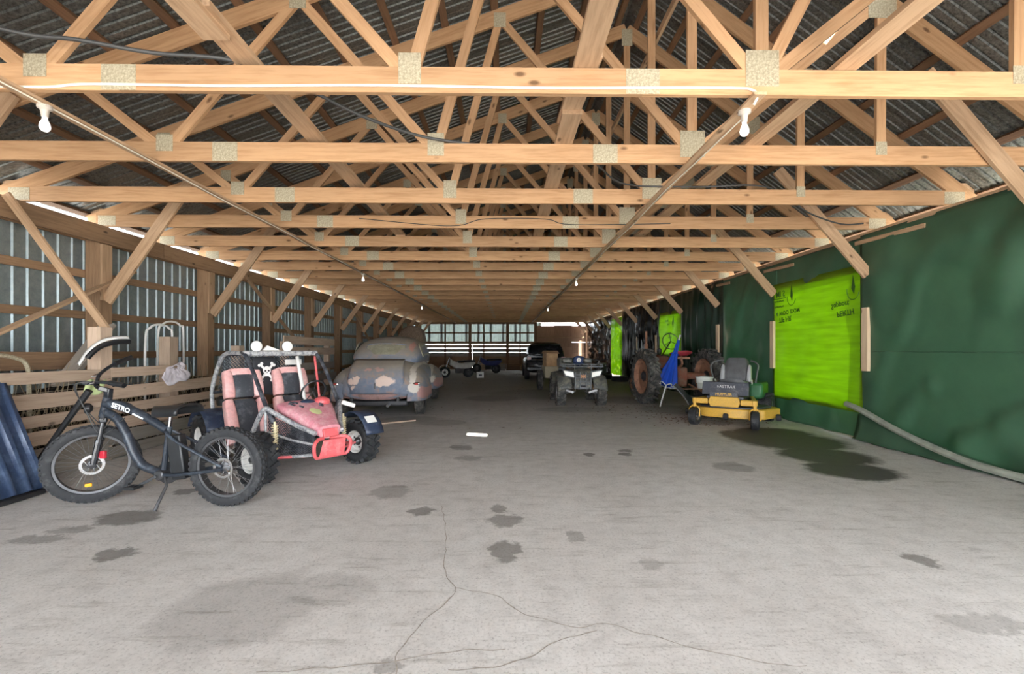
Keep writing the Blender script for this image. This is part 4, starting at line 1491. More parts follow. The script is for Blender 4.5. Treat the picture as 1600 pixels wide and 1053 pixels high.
for z, h in ((1.58, 0.17), (1.36, 0.16), (1.02, 0.16), (0.75, 0.16), (0.45, 0.16), (0.2, 0.16)):
    beam('board', (-4.39, 9.1, z), (-4.39, 11.9 if z < 0.9 else 11.75, z - 0.02), 0.028, h, 'grey_wood' if z < 1.1 else 'fence_wood', fence2)

worn('liner_blue', (0.05, 0.08, 0.155), (0.12, 0.17, 0.27), 0.55, 0.32, 0.1, 5, 0.03)
liner = thing('ribbed_panel', 'dark blue ribbed plastic panel leaning on the board fence beside the bike', 'panel')
mb = MB()
pr = []
y = 3.0
while y < 4.42:
    pr += [(y, 0.0), (y + 0.06, 0.0), (y + 0.075, 0.03), (y + 0.11, 0.03), (y + 0.125, 0.0)]
    y += 0.14
pr += [(4.44, 0.0), (4.50, -0.02), (4.54, -0.06), (4.56, -0.14)]
p0, p1 = Vector((-4.48, 0, 0.06)), Vector((-4.885, 0, 1.06))
dd = (p1 - p0).normalized()
nn = Vector((dd.z, 0, -dd.x))
vs_ = []
for k in range(3):
    c = p0.lerp(p1, k / 2)
    vs_ += [c + nn * h + Vector((0, y, 0)) for y, h in pr]
n = len(pr)
mb.add(vs_, [(i * n + j, i * n + j + 1, (i + 1) * n + j + 1, (i + 1) * n + j) for i in range(2) for j in range(n - 1)])
mb.build('ribbed_face', 'liner_blue', liner, smooth=25, solid=0.006)
mb = MB()
mb.box((-4.50, 3.74, 0.03), (0.12, 1.5, 0.05))
mb.build('bottom_lip', 'black_plastic', liner, bevel=0.015)
mb = MB()
mb.tube([(-4.91, 3.0, 1.06), (-4.91, 4.5, 1.06)], 0.02, 8)
mb.build('top_edge', 'liner_blue', liner)

t = beam('leaning_plank', (-5.52, 5.75, 0.95), (-5.60, 6.5, 1.72), 0.05, 0.24, 'grey_wood', None, up=(1, 0, 0.2))
tag(t, 'broken grey plank leaning against the first metal wall post', 'plank')
t = beam('stacked_beam', (-5.80, 3.5, 1.28), (-5.80, 6.6, 1.24), 0.12, 0.22, 'wall_wood', None)
tag(t, 'dark heavy beam lying level behind the board fence', 'beam')
t = beam('stacked_beam', (-5.76, 3.4, 0.0), (-5.76, 6.7, 0.0), 0.3, 0.3, 'purlin_wood', None)
t.location.z = 0.15
tag(t, 'thick dark timber on the slab behind the board fence', 'beam')
for i, (y, col_, lab) in enumerate(((4.55, 'galv', 'bent galvanised pipe arching over the top fence board'), (7.2, 'white_plastic', 'pale bent hoop standing behind the second fence post'), (7.45, 'white_plastic', 'pale bent hoop leaning over the metal wall girts'))):
    mb = MB()
    if i == 0:
        mb.tube(smooth_path([(-5.32, 3.9, 1.33), (-5.3, 4.7, 1.34), (-5.28, 5.0, 1.30), (-5.26, 5.10, 1.2), (-5.26, 5.12, 0.9), (-5.26, 5.12, 0.0)], 6), 0.022, 8)
    else:
        h = 1.72 + 0.06 * i
        mb.tube(smooth_path([(-5.42, y - 0.25, 0.0), (-5.42, y - 0.25, h - 0.3), (-5.40, y - 0.18, h - 0.06), (-5.38, y, h), (-5.36, y + 0.16, h - 0.06), (-5.34, y + 0.2, h - 0.25), (-5.34, y + 0.2, 0.0)], 6), 0.016, 8)
    tag(mb.build('bent_pipe', col_), lab, 'pipe')
mb = MB()
mb.tube([(-4.93, 4.70, 0.0), (-4.30, 4.78, 0.97)], [0.018, 0.034], 8)
tag(mb.build('black_bar', 'black_plastic'), 'black flat bar leaning between the fence boards and the handlebar', 'bar')
# curved mudguard resting on the sawn post
mb = MB()
ctr = smooth_path([(-5.03, 5.45, 1.17), (-4.98, 5.52, 1.33), (-4.93, 5.62, 1.44), (-4.86, 5.74, 1.49), (-4.80, 5.88, 1.50)], 5)
vs_ = []
for p in ctr:
    vs_ += [p + Vector((-0.05, 0.03, 0.045)), p + Vector((0.0, 0.0, 0.06)), p + Vector((0.03, -0.02, 0.03))]
n_ = len(ctr)
mb.add(vs_, [(3 * i + j, 3 * i + j + 1, 3 * i + j + 4, 3 * i + j + 3) for i in range(n_ - 1) for j in range(2)])
mg = thing('mudguard', 'white topped curved mudguard propped on the sawn fence post', 'mudguard')
mb.build('top_shell', 'white_plastic', mg, smooth=60, solid=0.006)
mb = MB()
mb.tube([p + Vector((0.04, -0.025, -0.01)) for p in ctr[4:]], 0.03, 8)
mb.build('under_rail', 'black_plastic', mg)
# rag on the second post
plain('rag_white', (0.72, 0.66, 0.70), 0.9, 0, 0.2, 9)
mb = MB()


def rag(u, v):
    a = 2 * PI * u
    r = 0.03 + 0.17 * v
    f = 1 + 0.55 * v * noise.noise(Vector((math.cos(a) * 1.3, math.sin(a) * 1.3, 4.0)))
    return (-4.93 + 0.05 * math.cos(a) * r / 0.2 + 0.03 * noise.noise(Vector((math.cos(a) * 4, math.sin(a) * 4, v * 6))), 6.90 + r * f * math.cos(a), 1.13 - 0.12 * v + r * f * 0.8 * math.sin(a))


mb.grid(rag, 36, 8, wrap_u=True)
tag(mb.build('rag', 'rag_white', smooth=180, solid=0.006), 'crumpled pale pink rag hung on the top fence board', 'rag')
# sheet added to make the fence gaps dark, and wire netting
mb = MB()
mb.grid(lambda u, v: (-5.53 + 0.02 * noise.noise(Vector((u * 20, v * 4, 2.0))), 3.2 + 5.6 * u, 0.90 * v + 0.04 * math.sin(u * 17) * v), 60, 8)
tag(mb.build('added_dark_sheet', 'plastic_black', smooth=180, solid=0.003), 'added black sheet that darkens the gaps behind the board fence', 'sheet')
mb = MB()
for i in range(46):
    y = 3.4 + i * 0.115
    mb.tube([(-5.20, y, 0.02), (-5.18, y + 0.05, 0.5), (-5.20, y + 0.16, 1.02)], 0.0025, 4)
for j in range(5):
    mb.tube([(-5.19, 3.4, 0.1 + 0.2 * j), (-5.19, 8.6, 0.14 + 0.2 * j)], 0.0025, 4)
tag(mb.build('wire_netting', 'galv', smooth=0), 'slack wire netting standing right behind the board fence', 'netting', kind='stuff')
# brush behind the fence
plain('straw', (0.30, 0.24, 0.15), 0.9, 0, 0.3)
mb = MB()
for i in range(420):
    y = random.uniform(3.6, 8.6)
    p = Vector((-5.29 + random.uniform(-0.05, 0.05), y, random.uniform(0.0, 0.5)))
    q = p + Vector((random.uniform(-0.05, 0.05), random.uniform(-0.5, 0.5), random.uniform(0.25, 0.75)))
    mb.bar(p, q, 0.006, 0.006)
tag(mb.build('dry_brush', 'straw', smooth=0), 'tangle of dry brush and wire behind the board fence', 'brush', kind='stuff')

plain('pale_green', (0.60, 0.70, 0.34), 0.8)
mb = MB()
mb.grid(lambda u, v: (-4.955 + 0.02 * math.sin(u * 9), 5.42 + 0.26 * u + 0.05 * v, 0.86 + 0.16 * v + 0.02 * math.sin(u * 7)), 8, 6)
tag(mb.build('green_rag', 'pale_green', smooth=180, solid=0.005), 'pale green and white rag tucked between the fence boards behind the handlebar', 'rag')

# ------------------------------------------------------------------ old coupe, seen from behind
def stain_mat(name, base_stops, scale, lst, patch, rough, lst2=None, patch2=None, metal=0.0):
    """painted body with shaped patches where the paint is gone; patches lie in the local y-z plane"""
    m, nt, b = newmat(name)
    tc = nt.nodes.new('ShaderNodeTexCoord')
    f = noise_tex(nt, tc.outputs['Object'], scale, 8, 0.7)
    sp = nt.nodes.new('ShaderNodeSeparateXYZ')
    link(nt, tc.outputs['Object'], sp.inputs[0])
    cb = nt.nodes.new('ShaderNodeCombineXYZ')
    link(nt, sp.outputs[1], cb.inputs[0])
    link(nt, sp.outputs[2], cb.inputs[1])
    wn = nt.nodes.new('ShaderNodeTexNoise')
    wn.inputs['Scale'].default_value = 11
    wn.inputs['Detail'].default_value = 6
    link(nt, cb.outputs[0], wn.inputs['Vector'])
    sb_ = node(nt, 'ShaderNodeVectorMath', operation='SUBTRACT')
    sb_.inputs[1].default_value = (0.5, 0.5, 0.5)
    link(nt, wn.outputs['Color'], sb_.inputs[0])
    sc_ = node(nt, 'ShaderNodeVectorMath', operation='SCALE')
    sc_.inputs['Scale'].default_value = 0.16
    link(nt, sb_.outputs[0], sc_.inputs[0])
    ad = node(nt, 'ShaderNodeVectorMath', operation='ADD')
    link(nt, cb.outputs[0], ad.inputs[0])
    link(nt, sc_.outputs[0], ad.inputs[1])
    col = ramp(nt, f, base_stops)
    # dust settled on the upward faces
    ge = nt.nodes.new('ShaderNodeNewGeometry')
    sn = nt.nodes.new('ShaderNodeSeparateXYZ')
    link(nt, ge.outputs['Normal'], sn.inputs[0])
    dm = node(nt, 'ShaderNodeMapRange')
    dm.inputs[1].default_value = 0.15
    dm.inputs[2].default_value = 0.8
    dm.inputs[4].default_value = 0.8
    link(nt, sn.outputs[2], dm.inputs[0])
    col = mixc(nt, dm.outputs[0], col, mixc(nt, f, (0.28, 0.23, 0.17), (0.46, 0.40, 0.31)))
    col = mixc(nt, stains(nt, ad.outputs[0], lst), col, patch)
    if lst2:
        col = mixc(nt, stains(nt, ad.outputs[0], lst2), col, patch2)
    link(nt, col, b.inputs['Base Color'])
    b.inputs['Roughness'].default_value = rough
    b.inputs['Metallic'].default_value = metal
    bump(nt, b, f, 0.1, 0.004)


BLUE_ST = [(0.3, (0.13, 0.17, 0.25)), (0.52, (0.21, 0.235, 0.30)), (0.63, (0.38, 0.26, 0.22)), (0.75, (0.28, 0.20, 0.17))]
stain_mat('coupe_paint', BLUE_ST, 4, [(-0.74, 0.62, 0.12, 0.09, 0.9), (-0.72, 0.80, 0.06, 0.14, 0.85), (-0.68, 0.98, 0.05, 0.12, 0.8), (0.85, 0.60, 0.10, 0.10, 0.8)], (0.74, 0.68, 0.60), 0.6, [(-0.92, 0.52, 0.10, 0.12, 0.7), (-0.55, 1.45, 0.06, 0.1, 0.8)], (0.55, 0.26, 0.21))
stain_mat('coupe_lid', BLUE_ST, 4, [(-0.20, 0.76, 0.17, 0.10, 0.95), (-0.12, 0.70, 0.11, 0.06, 0.95), (0.36, 0.80, 0.07, 0.06, 0.9), (0.44, 0.74, 0.11, 0.05, 0.9), (0.42, 0.62, 0.05, 0.04, 0.9)], (0.86, 0.66, 0.56), 0.55,
          [(0.58, 0.82, 0.035, 0.22, 0.85), (0.14, 0.98, 0.08, 0.03, 0.8), (-0.08, 1.0, 0.1, 0.03, 0.7)], (0.58, 0.33, 0.29))
worn('coupe_pan', (0.52, 0.32, 0.30), (0.30, 0.2, 0.17), 0.55, 0.6, 0, 6)
worn('dusty_glass', (0.30, 0.28, 0.20), (0.42, 0.39, 0.29), 0.5, 0.45, 0, 3, 0.02)
plain('tail_red', (0.45, 0.06, 0.05), 0.3)
coupe = thing('vintage_coupe', 'rounded vintage coupe with peeling dark blue paint and pink primer patches', 'car', (-2.58, 9.05, 0), R(92.5))


def ring_sec(x, hw, zb, zt, p=2.6, n=28, tumble=0.0):
    out = []
    zc, hz = (zb + zt) / 2, (zt - zb) / 2
    for j in range(n):
        a = 2 * PI * j / n
        c, s = math.cos(a), math.sin(a)
        y = hw * math.copysign(abs(c) ** (2 / p), c)
        z = hz * math.copysign(abs(s) ** (2 / p), s)
        y *= 1 - tumble * max(0, z / hz)
        out.append((x, y, zc + z))
    return out


mb = MB()
mb.loft([ring_sec(0.02, 0.62, 0.42, 0.62), ring_sec(0.08, 0.72, 0.38, 0.85), ring_sec(0.25, 0.76, 0.36, 1.03), ring_sec(0.55, 0.79, 0.34, 1.15), ring_sec(0.95, 0.81, 0.32, 1.22), ring_sec(1.6, 0.82, 0.30, 1.24),
         ring_sec(2.6, 0.80, 0.30, 1.20), ring_sec(3.2, 0.70, 0.30, 1.12), ring_sec(4.0, 0.50, 0.32, 1.06), ring_sec(4.5, 0.34, 0.36, 0.98), ring_sec(4.68, 0.22, 0.42, 0.86)])
mb.build('body', 'coupe_paint', coupe, smooth=60)
mb = MB()
mb.loft([ring_sec(0.80, 0.52, 1.00, 1.235, 2.6, 28, 0.05), ring_sec(0.95, 0.68, 0.98, 1.38, 2.6, 28, 0.1), ring_sec(1.15, 0.74, 0.98, 1.53, 2.6, 28, 0.14), ring_sec(1.5, 0.77, 0.98, 1.66, 2.7, 28, 0.16), ring_sec(2.0, 0.77, 0.98, 1.70, 2.8, 28, 0.16),
         ring_sec(2.5, 0.76, 0.98, 1.66, 2.8, 28, 0.16), ring_sec(2.75, 0.74, 0.98, 1.56, 2.7, 28, 0.14), ring_sec(3.1, 0.68, 0.98, 1.15, 2.6, 28, 0.1)])
mb.build('cabin', 'coupe_paint', coupe, smooth=60)


def on_cabin(u, v):           # rear window, wrapped on the back of the cabin
    y = (2 * u - 1)
    z = 1.27 + 0.24 * v
    x = 0.83 + (z - 1.235) * 0.78 + 0.10 * y * y
    return (x - 0.03, 0.47 * y * (1 - 0.10 * v), z - 0.03 * abs(y) ** 3)


MB().grid(on_cabin, 20, 8).build('rear_window', 'dusty_glass', coupe, smooth=180, solid=0.01)
pts = [on_cabin(i / 20, 0) for i in range(20)] + [on_cabin(1, j / 8) for j in range(8)] + [on_cabin(1 - i / 20, 1) for i in range(20)] + [on_cabin(0, 1 - j / 8) for j in range(8)]
MB().tube([(p[0] - 0.006, p[1], p[2]) for p in pts], 0.014, 6, closed=True).build('window_surround', 'coupe_paint', coupe)


def lid(u, v):
    y = (2 * u - 1) * (0.60 - 0.10 * v)
    z = 0.50 + 0.66 * v
    prof = [(0.50, 0.005), (0.62, 0.005), (0.80, 0.03), (0.95, 0.10), (1.05, 0.20), (1.12, 0.36), (1.16, 0.50)]
    for (a, xa), (c, xc) in zip(prof, prof[1:]):
        if z <= c + 1e-6:
            x = xa + (xc - xa) * (z - a) / (c - a)
            break
    return (x + 0.12 * (y / 0.6) ** 4 - 0.03, y, z + 0.02)


MB().grid(lid, 24, 20).build('trunk_lid', 'coupe_lid', coupe, smooth=180, solid=0.02)
mb = MB()
mb.tube([(-0.05, -0.01, 0.62), (-0.045, -0.01, 0.72)], 0.014, 8)
mb.build('lid_handle', 'dark_steel', coupe)
mb = MB()
mb.grid(lambda u, v: (0.0 + 0.16 * abs(2 * u - 1) ** 3 + 0.05 * v, (2 * u - 1) * 0.80, 0.50 - 0.11 * v * (1 - 0.6 * (2 * u - 1) ** 2)), 20, 4)
mb.build('rear_pan', 'coupe_pan', coupe, smooth=180, solid=0.03)


def fender(cx, cy, L, w, h, zb, side):
    def fn(u, v):
        a = PI * u
        x = cx - L * math.cos(a)
        top = zb + (h - zb) * math.sin(a) ** 0.55
        b = PI * 0.5 * v
        return (x, side * (cy + w * math.sin(b) * math.sin(a) ** 0.35), zb + (top - zb) * math.cos(b) ** 0.7 if v < 1 else zb)
    return fn


for s in (-1, 1):
    mb = MB()
    mb.grid(fender(0.82, 0.62, 0.78, 0.36, 1.02, 0.36, s), 22, 12)
    mb.build('rear_fender', 'coupe_paint', coupe, smooth=180, solid=0.02)
    mb = MB()
    mb.grid(fender(3.75, 0.52, 0.95, 0.44, 0.98, 0.36, s), 22, 12)
    mb.build('front_fender', 'coupe_paint', coupe, smooth=180, solid=0.02)
    wheel(coupe, (0.80, 0.78 * s, 0.34), 0.34, 0.2, 0.21, R(90) * 0, 'dusty_rubber', 'dark_steel', 'rib', n=28)
    wheel(coupe, (3.80, 0.74 * s, 0.34), 0.34, 0.2, 0.21, 0, 'dusty_rubber', 'dark_steel', 'rib', n=28)
    mb = MB()
    mb.ball((0.10, 0.80 * s, 0.70), (0.04, 0.085, 0.035), 14, 8)
    tl = mb.build('tail_lamp', 'chrome', coupe)
    MB().ball((0.07, 0.80 * s, 0.70), (0.025, 0.04, 0.022), 10, 6).build('lens', 'tail_red', tl)
    mb = MB()
    mb.box((0.03, 0.45 * s, 0.40), (0.10, 0.06, 0.08))
    mb.build('bumper_bracket', 'dark_steel', coupe, bevel=0.01)
    mb = MB()
    mb.grid(lambda u, v: (1.25 + 1.2 * u, s * (0.772 - 0.10 * v), 1.25 + 0.30 * v - 0.04 * (2 * u - 1) ** 4), 8, 4)
    mb.build('side_window', 'dusty_glass', coupe, smooth=180, solid=0.012)
mb = MB()
mb.tube([(0.2, -0.25, 0.30), (-0.02, -0.25, 0.27)], 0.03, 10)
mb.build('exhaust_pipe', 'steel', coupe)
mb = MB()
mb.box((1.0, 0, 0.30), (1.6, 1.2, 0.12))
mb.build('underbody', 'dark_steel', coupe, bevel=0.03)

# ------------------------------------------------------------------ quad bike
worn('quad_camo', (0.085, 0.09, 0.085), (0.26, 0.24, 0.19), 0.52, 0.5, 0, 7, 0.1)
plain('quad_grey', (0.16, 0.17, 0.18), 0.45, 0.1, 0.3)
plain('pale_pad', (0.62, 0.62, 0.63), 0.5)
plain('navy_cloth', (0.035, 0.06, 0.15), 0.7)
plain('tan_camo', (0.40, 0.26, 0.15), 0.7, 0, 0.5, 12)
plain('orange_mark', (0.62, 0.30, 0.14), 0.5)
quad = thing('quad_bike', 'grey camouflage quad bike with white headlamps and front rack', 'quad bike', (1.86, 11.35, 0), R(-90))
for s in (-1, 1):
    wheel(quad, (0.0, 0.50 * s, 0.32), 0.32, 0.22, 0.15, 0, 'dusty_rubber', 'steel', 'lug', n=28, hub_r=0.035)
    wheel(quad, (-1.28, 0.50 * s, 0.32), 0.32, 0.26, 0.15, 0, 'dusty_rubber', 'steel', 'lug', n=28, hub_r=0.035)
    mb = MB()
    mb.tube([(0.02, 0.40 * s, 0.30), (0.12, 0.14 * s, 0.36)], 0.018, 8)
    mb.tube([(0.02, 0.40 * s, 0.30), (-0.16, 0.14 * s, 0.34)], 0.018, 8)
    mb.build('lower_arm', 'steel', quad)
    mb = MB()
    mb.box((0.06, 0.29 * s, 0.36), (0.16, 0.22, 0.06), Matrix.Rotation(R(18) * s, 3, 'X'))
    mb.build('arm_guard', 'pale_pad', quad, bevel=0.015)
    mb = MB()
    mb.tube([(-0.05, 0.36 * s, 0.34), (-0.10, 0.22 * s, 0.70)], 0.03, 8)
    mb.build('shock_absorber', 'tan_camo', quad)

    def ff(u, v, s=s):
        a = R(10) + R(150) * u
        return (0.0 + 0.40 * math.cos(a), s * (0.26 + 0.34 * v), 0.36 + 0.42 * math.sin(a) - 0.05 * v ** 2)
    MB().grid(ff, 14, 6).build('front_fender', 'quad_camo', quad, smooth=180, solid=0.012)

    def rf(u, v, s=s):
        a = R(20) + R(150) * u
        return (-1.28 + 0.42 * math.cos(a), s * (0.24 + 0.36 * v), 0.38 + 0.42 * math.sin(a) - 0.05 * v ** 2)
    MB().grid(rf, 14, 6).build('rear_fender', 'quad_camo', quad, smooth=180, solid=0.012)
    mb = MB()
    mb.prism([(0.20 * s, 0.70), (0.42 * s, 0.76), (0.47 * s, 0.88), (0.22 * s, 0.84)], 0.06, 'yz', 0.34)
    hl = mb.build('headlamp', 'lamp_lens', quad, bevel=0.012)
    mb = MB()
    mb.tube([(0.31, 0.20 * s, 0.69), (0.31, 0.43 * s, 0.745), (0.31, 0.48 * s, 0.89), (0.31, 0.22 * s, 0.855)], 0.016, 6, closed=True)
    mb.build('lamp_surround', 'quad_grey', quad)
secs = []
for x, hw, zb, zt in ((0.36, 0.20, 0.42, 0.86), (0.25, 0.25, 0.40, 0.92), (0.0, 0.28, 0.40, 0.95), (-0.35, 0.24, 0.40, 0.93), (-0.6, 0.20, 0.42, 0.84), (-1.2, 0.20, 0.45, 0.82), (-1.6, 0.22, 0.5, 0.84)):
    secs.append(ring_sec(x, hw, zb, zt, 4, 20))
MB().loft(secs).build('body', 'quad_camo', quad, smooth=60)
mb = MB()
for z in (0.46, 0.54, 0.62, 0.70, 0.78):
    mb.tube([(0.40, -0.19, z), (0.44, 0, z - 0.01), (0.40, 0.19, z)], 0.012, 6)
for y in (-0.19, -0.07, 0.07, 0.19):
    mb.tube([(0.40 + 0.02 * (abs(y) < 0.1), y, 0.42), (0.42, y, 0.84)], 0.014, 6)
mb.build('bumper_grille', 'quad_grey', quad)
mb = MB()
for a in (R(35), R(145), R(90)):
    mb.bar((0.45, -0.08 * math.cos(a), 0.74 - 0.05 * math.sin(a)), (0.45, 0.08 * math.cos(a), 0.74 + 0.05 * math.sin(a)), 0.012, 0.03)
mb.build('grille_badge', 'orange_mark', quad, smooth=0)
mb = MB()
for y in (-0.46, -0.30, -0.15, 0, 0.15, 0.30, 0.46):
    mb.tube([(0.40, y, 0.97), (-0.28, y, 0.98)], 0.010, 6)
mb.tube([(0.40, -0.48, 0.97), (-0.28, -0.48, 0.98), (-0.28, 0.48, 0.98), (0.40, 0.48, 0.97)], 0.014, 6, closed=True)
mb.tube([(0.40, -0.48, 1.03), (0.40, 0.48, 1.03)], 0.012, 6)
for y in (-0.47, -0.2, 0.2, 0.47):
    mb.tube([(0.40, y, 0.90 if abs(y) < 0.3 else 0.96), (0.40, y, 1.03)], 0.010, 6)
mb.build('front_rack', 'quad_grey', quad)
mb = MB()
mb.tube(smooth_path([(-0.46, -0.42, 1.10), (-0.40, -0.25, 1.10), (-0.34, -0.08, 1.06), (-0.34, 0.08, 1.06), (-0.40, 0.25, 1.10), (-0.46, 0.42, 1.10)], 5), 0.014, 8)
mb.tube([(-0.30, 0, 0.88), (-0.34, 0, 1.06)], 0.03, 8)
mb.build('handlebar', 'black_plastic', quad)
mb = MB()
mb.ball((-0.22, 0, 1.10), (0.12, 0.17, 0.13), 16, 10)
mb.build('dash_cover', 'navy_cloth', quad)
mb = MB()
mb.lathe([(0.055, 0), (0.055, 0.012), (0.0, 0.016)], 18, 'x', c=(-0.105, -0.02, 1.12))
em = mb.build('dash_emblem', 'white_plastic', quad)
mb = MB()
mb.tube([(-0.088, -0.02 + 0.03 * math.cos(a), 1.12 + 0.03 * math.sin(a)) for a in [R(200) + R(140) * i / 8 for i in range(9)]], 0.005, 5)
for y in (-0.035, -0.005):
    mb.ball((-0.088, y, 1.135), 0.006, 6, 4)
mb.build('emblem_mark', 'navy_cloth', em)
for y0, z0, w in ((0.20, 1.10, 0.22), (-0.32, 1.10, 0.26)):
    mb = MB()
    mb.box((-0.18, y0, z0), (0.30, w, 0.13))
    mb.build('rack_bag', 'quad_camo', quad, bevel=0.04)
mb = MB()
slab(mb, (-0.45, 0.90), (-1.25, 0.92), 0.30, 0.12, 0)
mb.build('seat', 'black_plastic', quad, smooth=60)
mb = MB()
mb.box((-1.45, 0, 1.02), (0.5, 0.8, 0.26))
mb.build('rear_box', 'quad_camo', quad, bevel=0.05)
mb = MB()
mb.lathe([(0.05, -0.06), (0.055, 0.0), (0.05, 0.06)], 12, 'y', c=(0.38, 0, 0.47))
mb.build('winch', 'dark_steel', quad)

# ------------------------------------------------------------------ utility trailer behind it, then a dark hatchback van
trailer = thing('utility_trailer', 'small loaded trailer parked between the quad bike and the black van', 'trailer', (1.52, 15.7, 0), R(-90))
for s in (-1, 1):
    wheel(trailer, (0, 0.34 * s, 0.34), 0.34, 0.20, 0.19, 0, 'dusty_rubber', 'dark_steel', 'rib', n=26)
mb = MB()
mb.box((0, 0, 0.62), (1.3, 0.46, 0.40))
mb.build('tub', 'galv', trailer, bevel=0.03)
mb = MB()
mb.tube([(0.6, 0, 0.5), (1.5, 0, 0.42)], 0.03, 8)
mb.build('drawbar', 'dark_steel', trailer)
crate = thing('cardboard_box', 'brown cardboard box riding on the small trailer', 'box', (1.50, 15.35, 0.82), R(12))
plain('cardboard', (0.48, 0.30, 0.16), 0.85, 0, 0.2)
mb = MB()
mb.box((0, 0, 0.22), (0.40, 0.42, 0.44))
mb.build('carton', 'cardboard', crate, smooth=0)
for s in (-1, 1):
    mb = MB()
    mb.box((0, 0.26 * s, 0.47), (0.40, 0.20, 0.008), Matrix.Rotation(R(-25) * s, 3, 'X'))
    mb.build('flap', 'cardboard', crate, smooth=0)
worn('van_black', (0.012, 0.013, 0.016), (0.06, 0.06, 0.06), 0.6, 0.25, 0.1, 4, 0.02)
plain('van_glass', (0.012, 0.014, 0.018), 0.08)
plain('lamp_clear', (0.70, 0.45, 0.38), 0.3)
van = thing('black_van', 'black hatchback van parked nose-in before the plywood wall', 'van', (1.80, 20.2, 0), R(90))
secs = [ring_sec(0.0, 0.84, 0.38, 0.95, 5), ring_sec(0.05, 0.90, 0.34, 1.02, 5), ring_sec(0.4, 0.92, 0.32, 1.06, 5), ring_sec(2.5, 0.93, 0.30, 1.04, 5), ring_sec(3.6, 0.90, 0.30, 0.98, 5), ring_sec(4.4, 0.80, 0.34, 0.82, 4)]
MB().loft(secs).build('body', 'van_black', van, smooth=50)
secs = [ring_sec(0.10, 0.80, 0.90, 1.25, 4.5, 28, 0.08), ring_sec(0.30, 0.80, 0.90, 1.60, 4.5, 28, 0.12), ring_sec(0.7, 0.80, 0.90, 1.70, 4.5, 28, 0.14), ring_sec(2.2, 0.80, 0.90, 1.68, 4.5, 28, 0.14), ring_sec(3.1, 0.76, 0.90, 1.10, 4, 28, 0.1)]
MB().loft(secs).build('cabin', 'van_black', van, smooth=50)
mb = MB()
mb.grid(lambda u, v: (0.06 + 0.22 * v + 0.05 * (2 * u - 1) ** 2, 0.68 * (2 * u - 1) * (1 - 0.08 * v), 1.10 + 0.44 * v), 10, 5)
mb.build('rear_window', 'van_glass', van, smooth=180, solid=0.012)
mb = MB()
mb.tube([(0.16, -0.66, 1.60), (0.12, 0, 1.62), (0.16, 0.66, 1.60)], 0.018, 8)
mb.build('roof_trim', 'chrome', van)
mb = MB()
mb.tube([(0.02, -0.74, 0.92), (-0.02, 0, 0.92), (0.02, 0.74, 0.92)], 0.02, 8)
mb.build('tailgate_trim', 'chrome', van)
for s in (-1, 1):
    wheel(van, (0.75, 0.82 * s, 0.33), 0.33, 0.21, 0.21, 0, 'rubber', 'steel', 'rib', n=26)
    wheel(van, (3.5, 0.82 * s, 0.33), 0.33, 0.21, 0.21, 0, 'rubber', 'steel', 'rib', n=26)
    mb = MB()
    mb.box((0.03, 0.76 * s, 0.98), (0.06, 0.18, 0.15))
    mb.build('tail_lamp', 'lamp_clear', van, bevel=0.015)
mb = MB()
mb.box((-0.04, 0, 0.52), (0.14, 1.74, 0.18))
mb.build('bumper', 'van_black', van, bevel=0.04)

# ------------------------------------------------------------------ red tractor
worn('tractor_red', (0.42, 0.14, 0.085), (0.36, 0.22, 0.16), 0.52, 0.75, 0, 7, 0.2)
worn('tractor_rust', (0.46, 0.23, 0.14), (0.26, 0.13, 0.085), 0.55, 0.85, 0, 8, 0.2)
plain('seat_red', (0.42, 0.04, 0.06), 0.5)
tractor = thing('tractor', 'old faded red farm tractor with tall cleated rear tyres', 'tractor', (4.42, 11.75, 0), R(95))
for s in (-1, 1):
    t_ = wheel(tractor, (0.0, 0.84 * s, 0.70), 0.70, 0.30, 0.44, 0, 'dusty_rubber', 'tractor_rust', 'chevron', n=40, hub_r=0.08)
    wheel(tractor, (2.15, 0.30 * s, 0.34), 0.34, 0.15, 0.21, 0, 'dusty_rubber', 'tractor_rust', 'rib', n=24)
    mb = MB()
    mb.tube([(0, 0.20 * s, 0.70), (0, 0.80 * s, 0.70)], [0.11, 0.07], 14)
    mb.build('axle_housing', 'tractor_red', tractor)
mb = MB()
mb.box((0.05, 0, 0.68), (0.50, 0.42, 0.50))
mb.build('rear_housing', 'tractor_red', tractor, bevel=0.05)
mb = MB()
mb.box((0.75, 0, 0.68), (1.0, 0.30, 0.36))
mb.build('gearbox', 'tractor_rust', tractor, bevel=0.04)
mb = MB()
mb.loft([ring_sec(0.85, 0.20, 0.88, 1.20, 4), ring_sec(1.2, 0.22, 0.86, 1.24, 4), ring_sec(2.0, 0.22, 0.80, 1.24, 4), ring_sec(2.4, 0.20, 0.72, 1.20, 4), ring_sec(2.5, 0.16, 0.74, 1.14, 4)])
mb.build('hood', 'tractor_red', tractor, smooth=50)
mb = MB()
mb.box((1.6, 0, 0.66), (0.9, 0.34, 0.34))
mb.build('engine_block', 'tractor_rust', tractor, bevel=0.03)
mb = MB()
mb.tube([(1.75, 0.10, 1.22), (1.75, 0.10, 1.55)], 0.055, 12)
mb.tube([(1.75, 0.10, 1.55), (1.75, 0.10, 1.92)], 0.03, 10)
mb.build('exhaust_stack', 'tractor_rust', tractor)
mb = MB()
mb.lathe([(0.03, 0), (0.07, 0.06), (0.07, 0.16), (0.03, 0.2)], 14, 'z', c=(1.25, -0.08, 1.22))
mb.build('air_cleaner', 'dark_steel', tractor)
mb = MB()
mb.tube([(0.35 + 0.06 * math.cos(a), 0.22 * math.sin(a), 1.60 + 0.21 * math.cos(a)) for a in [2 * PI * i / 28 for i in range(28)]], 0.013, 8, closed=True)
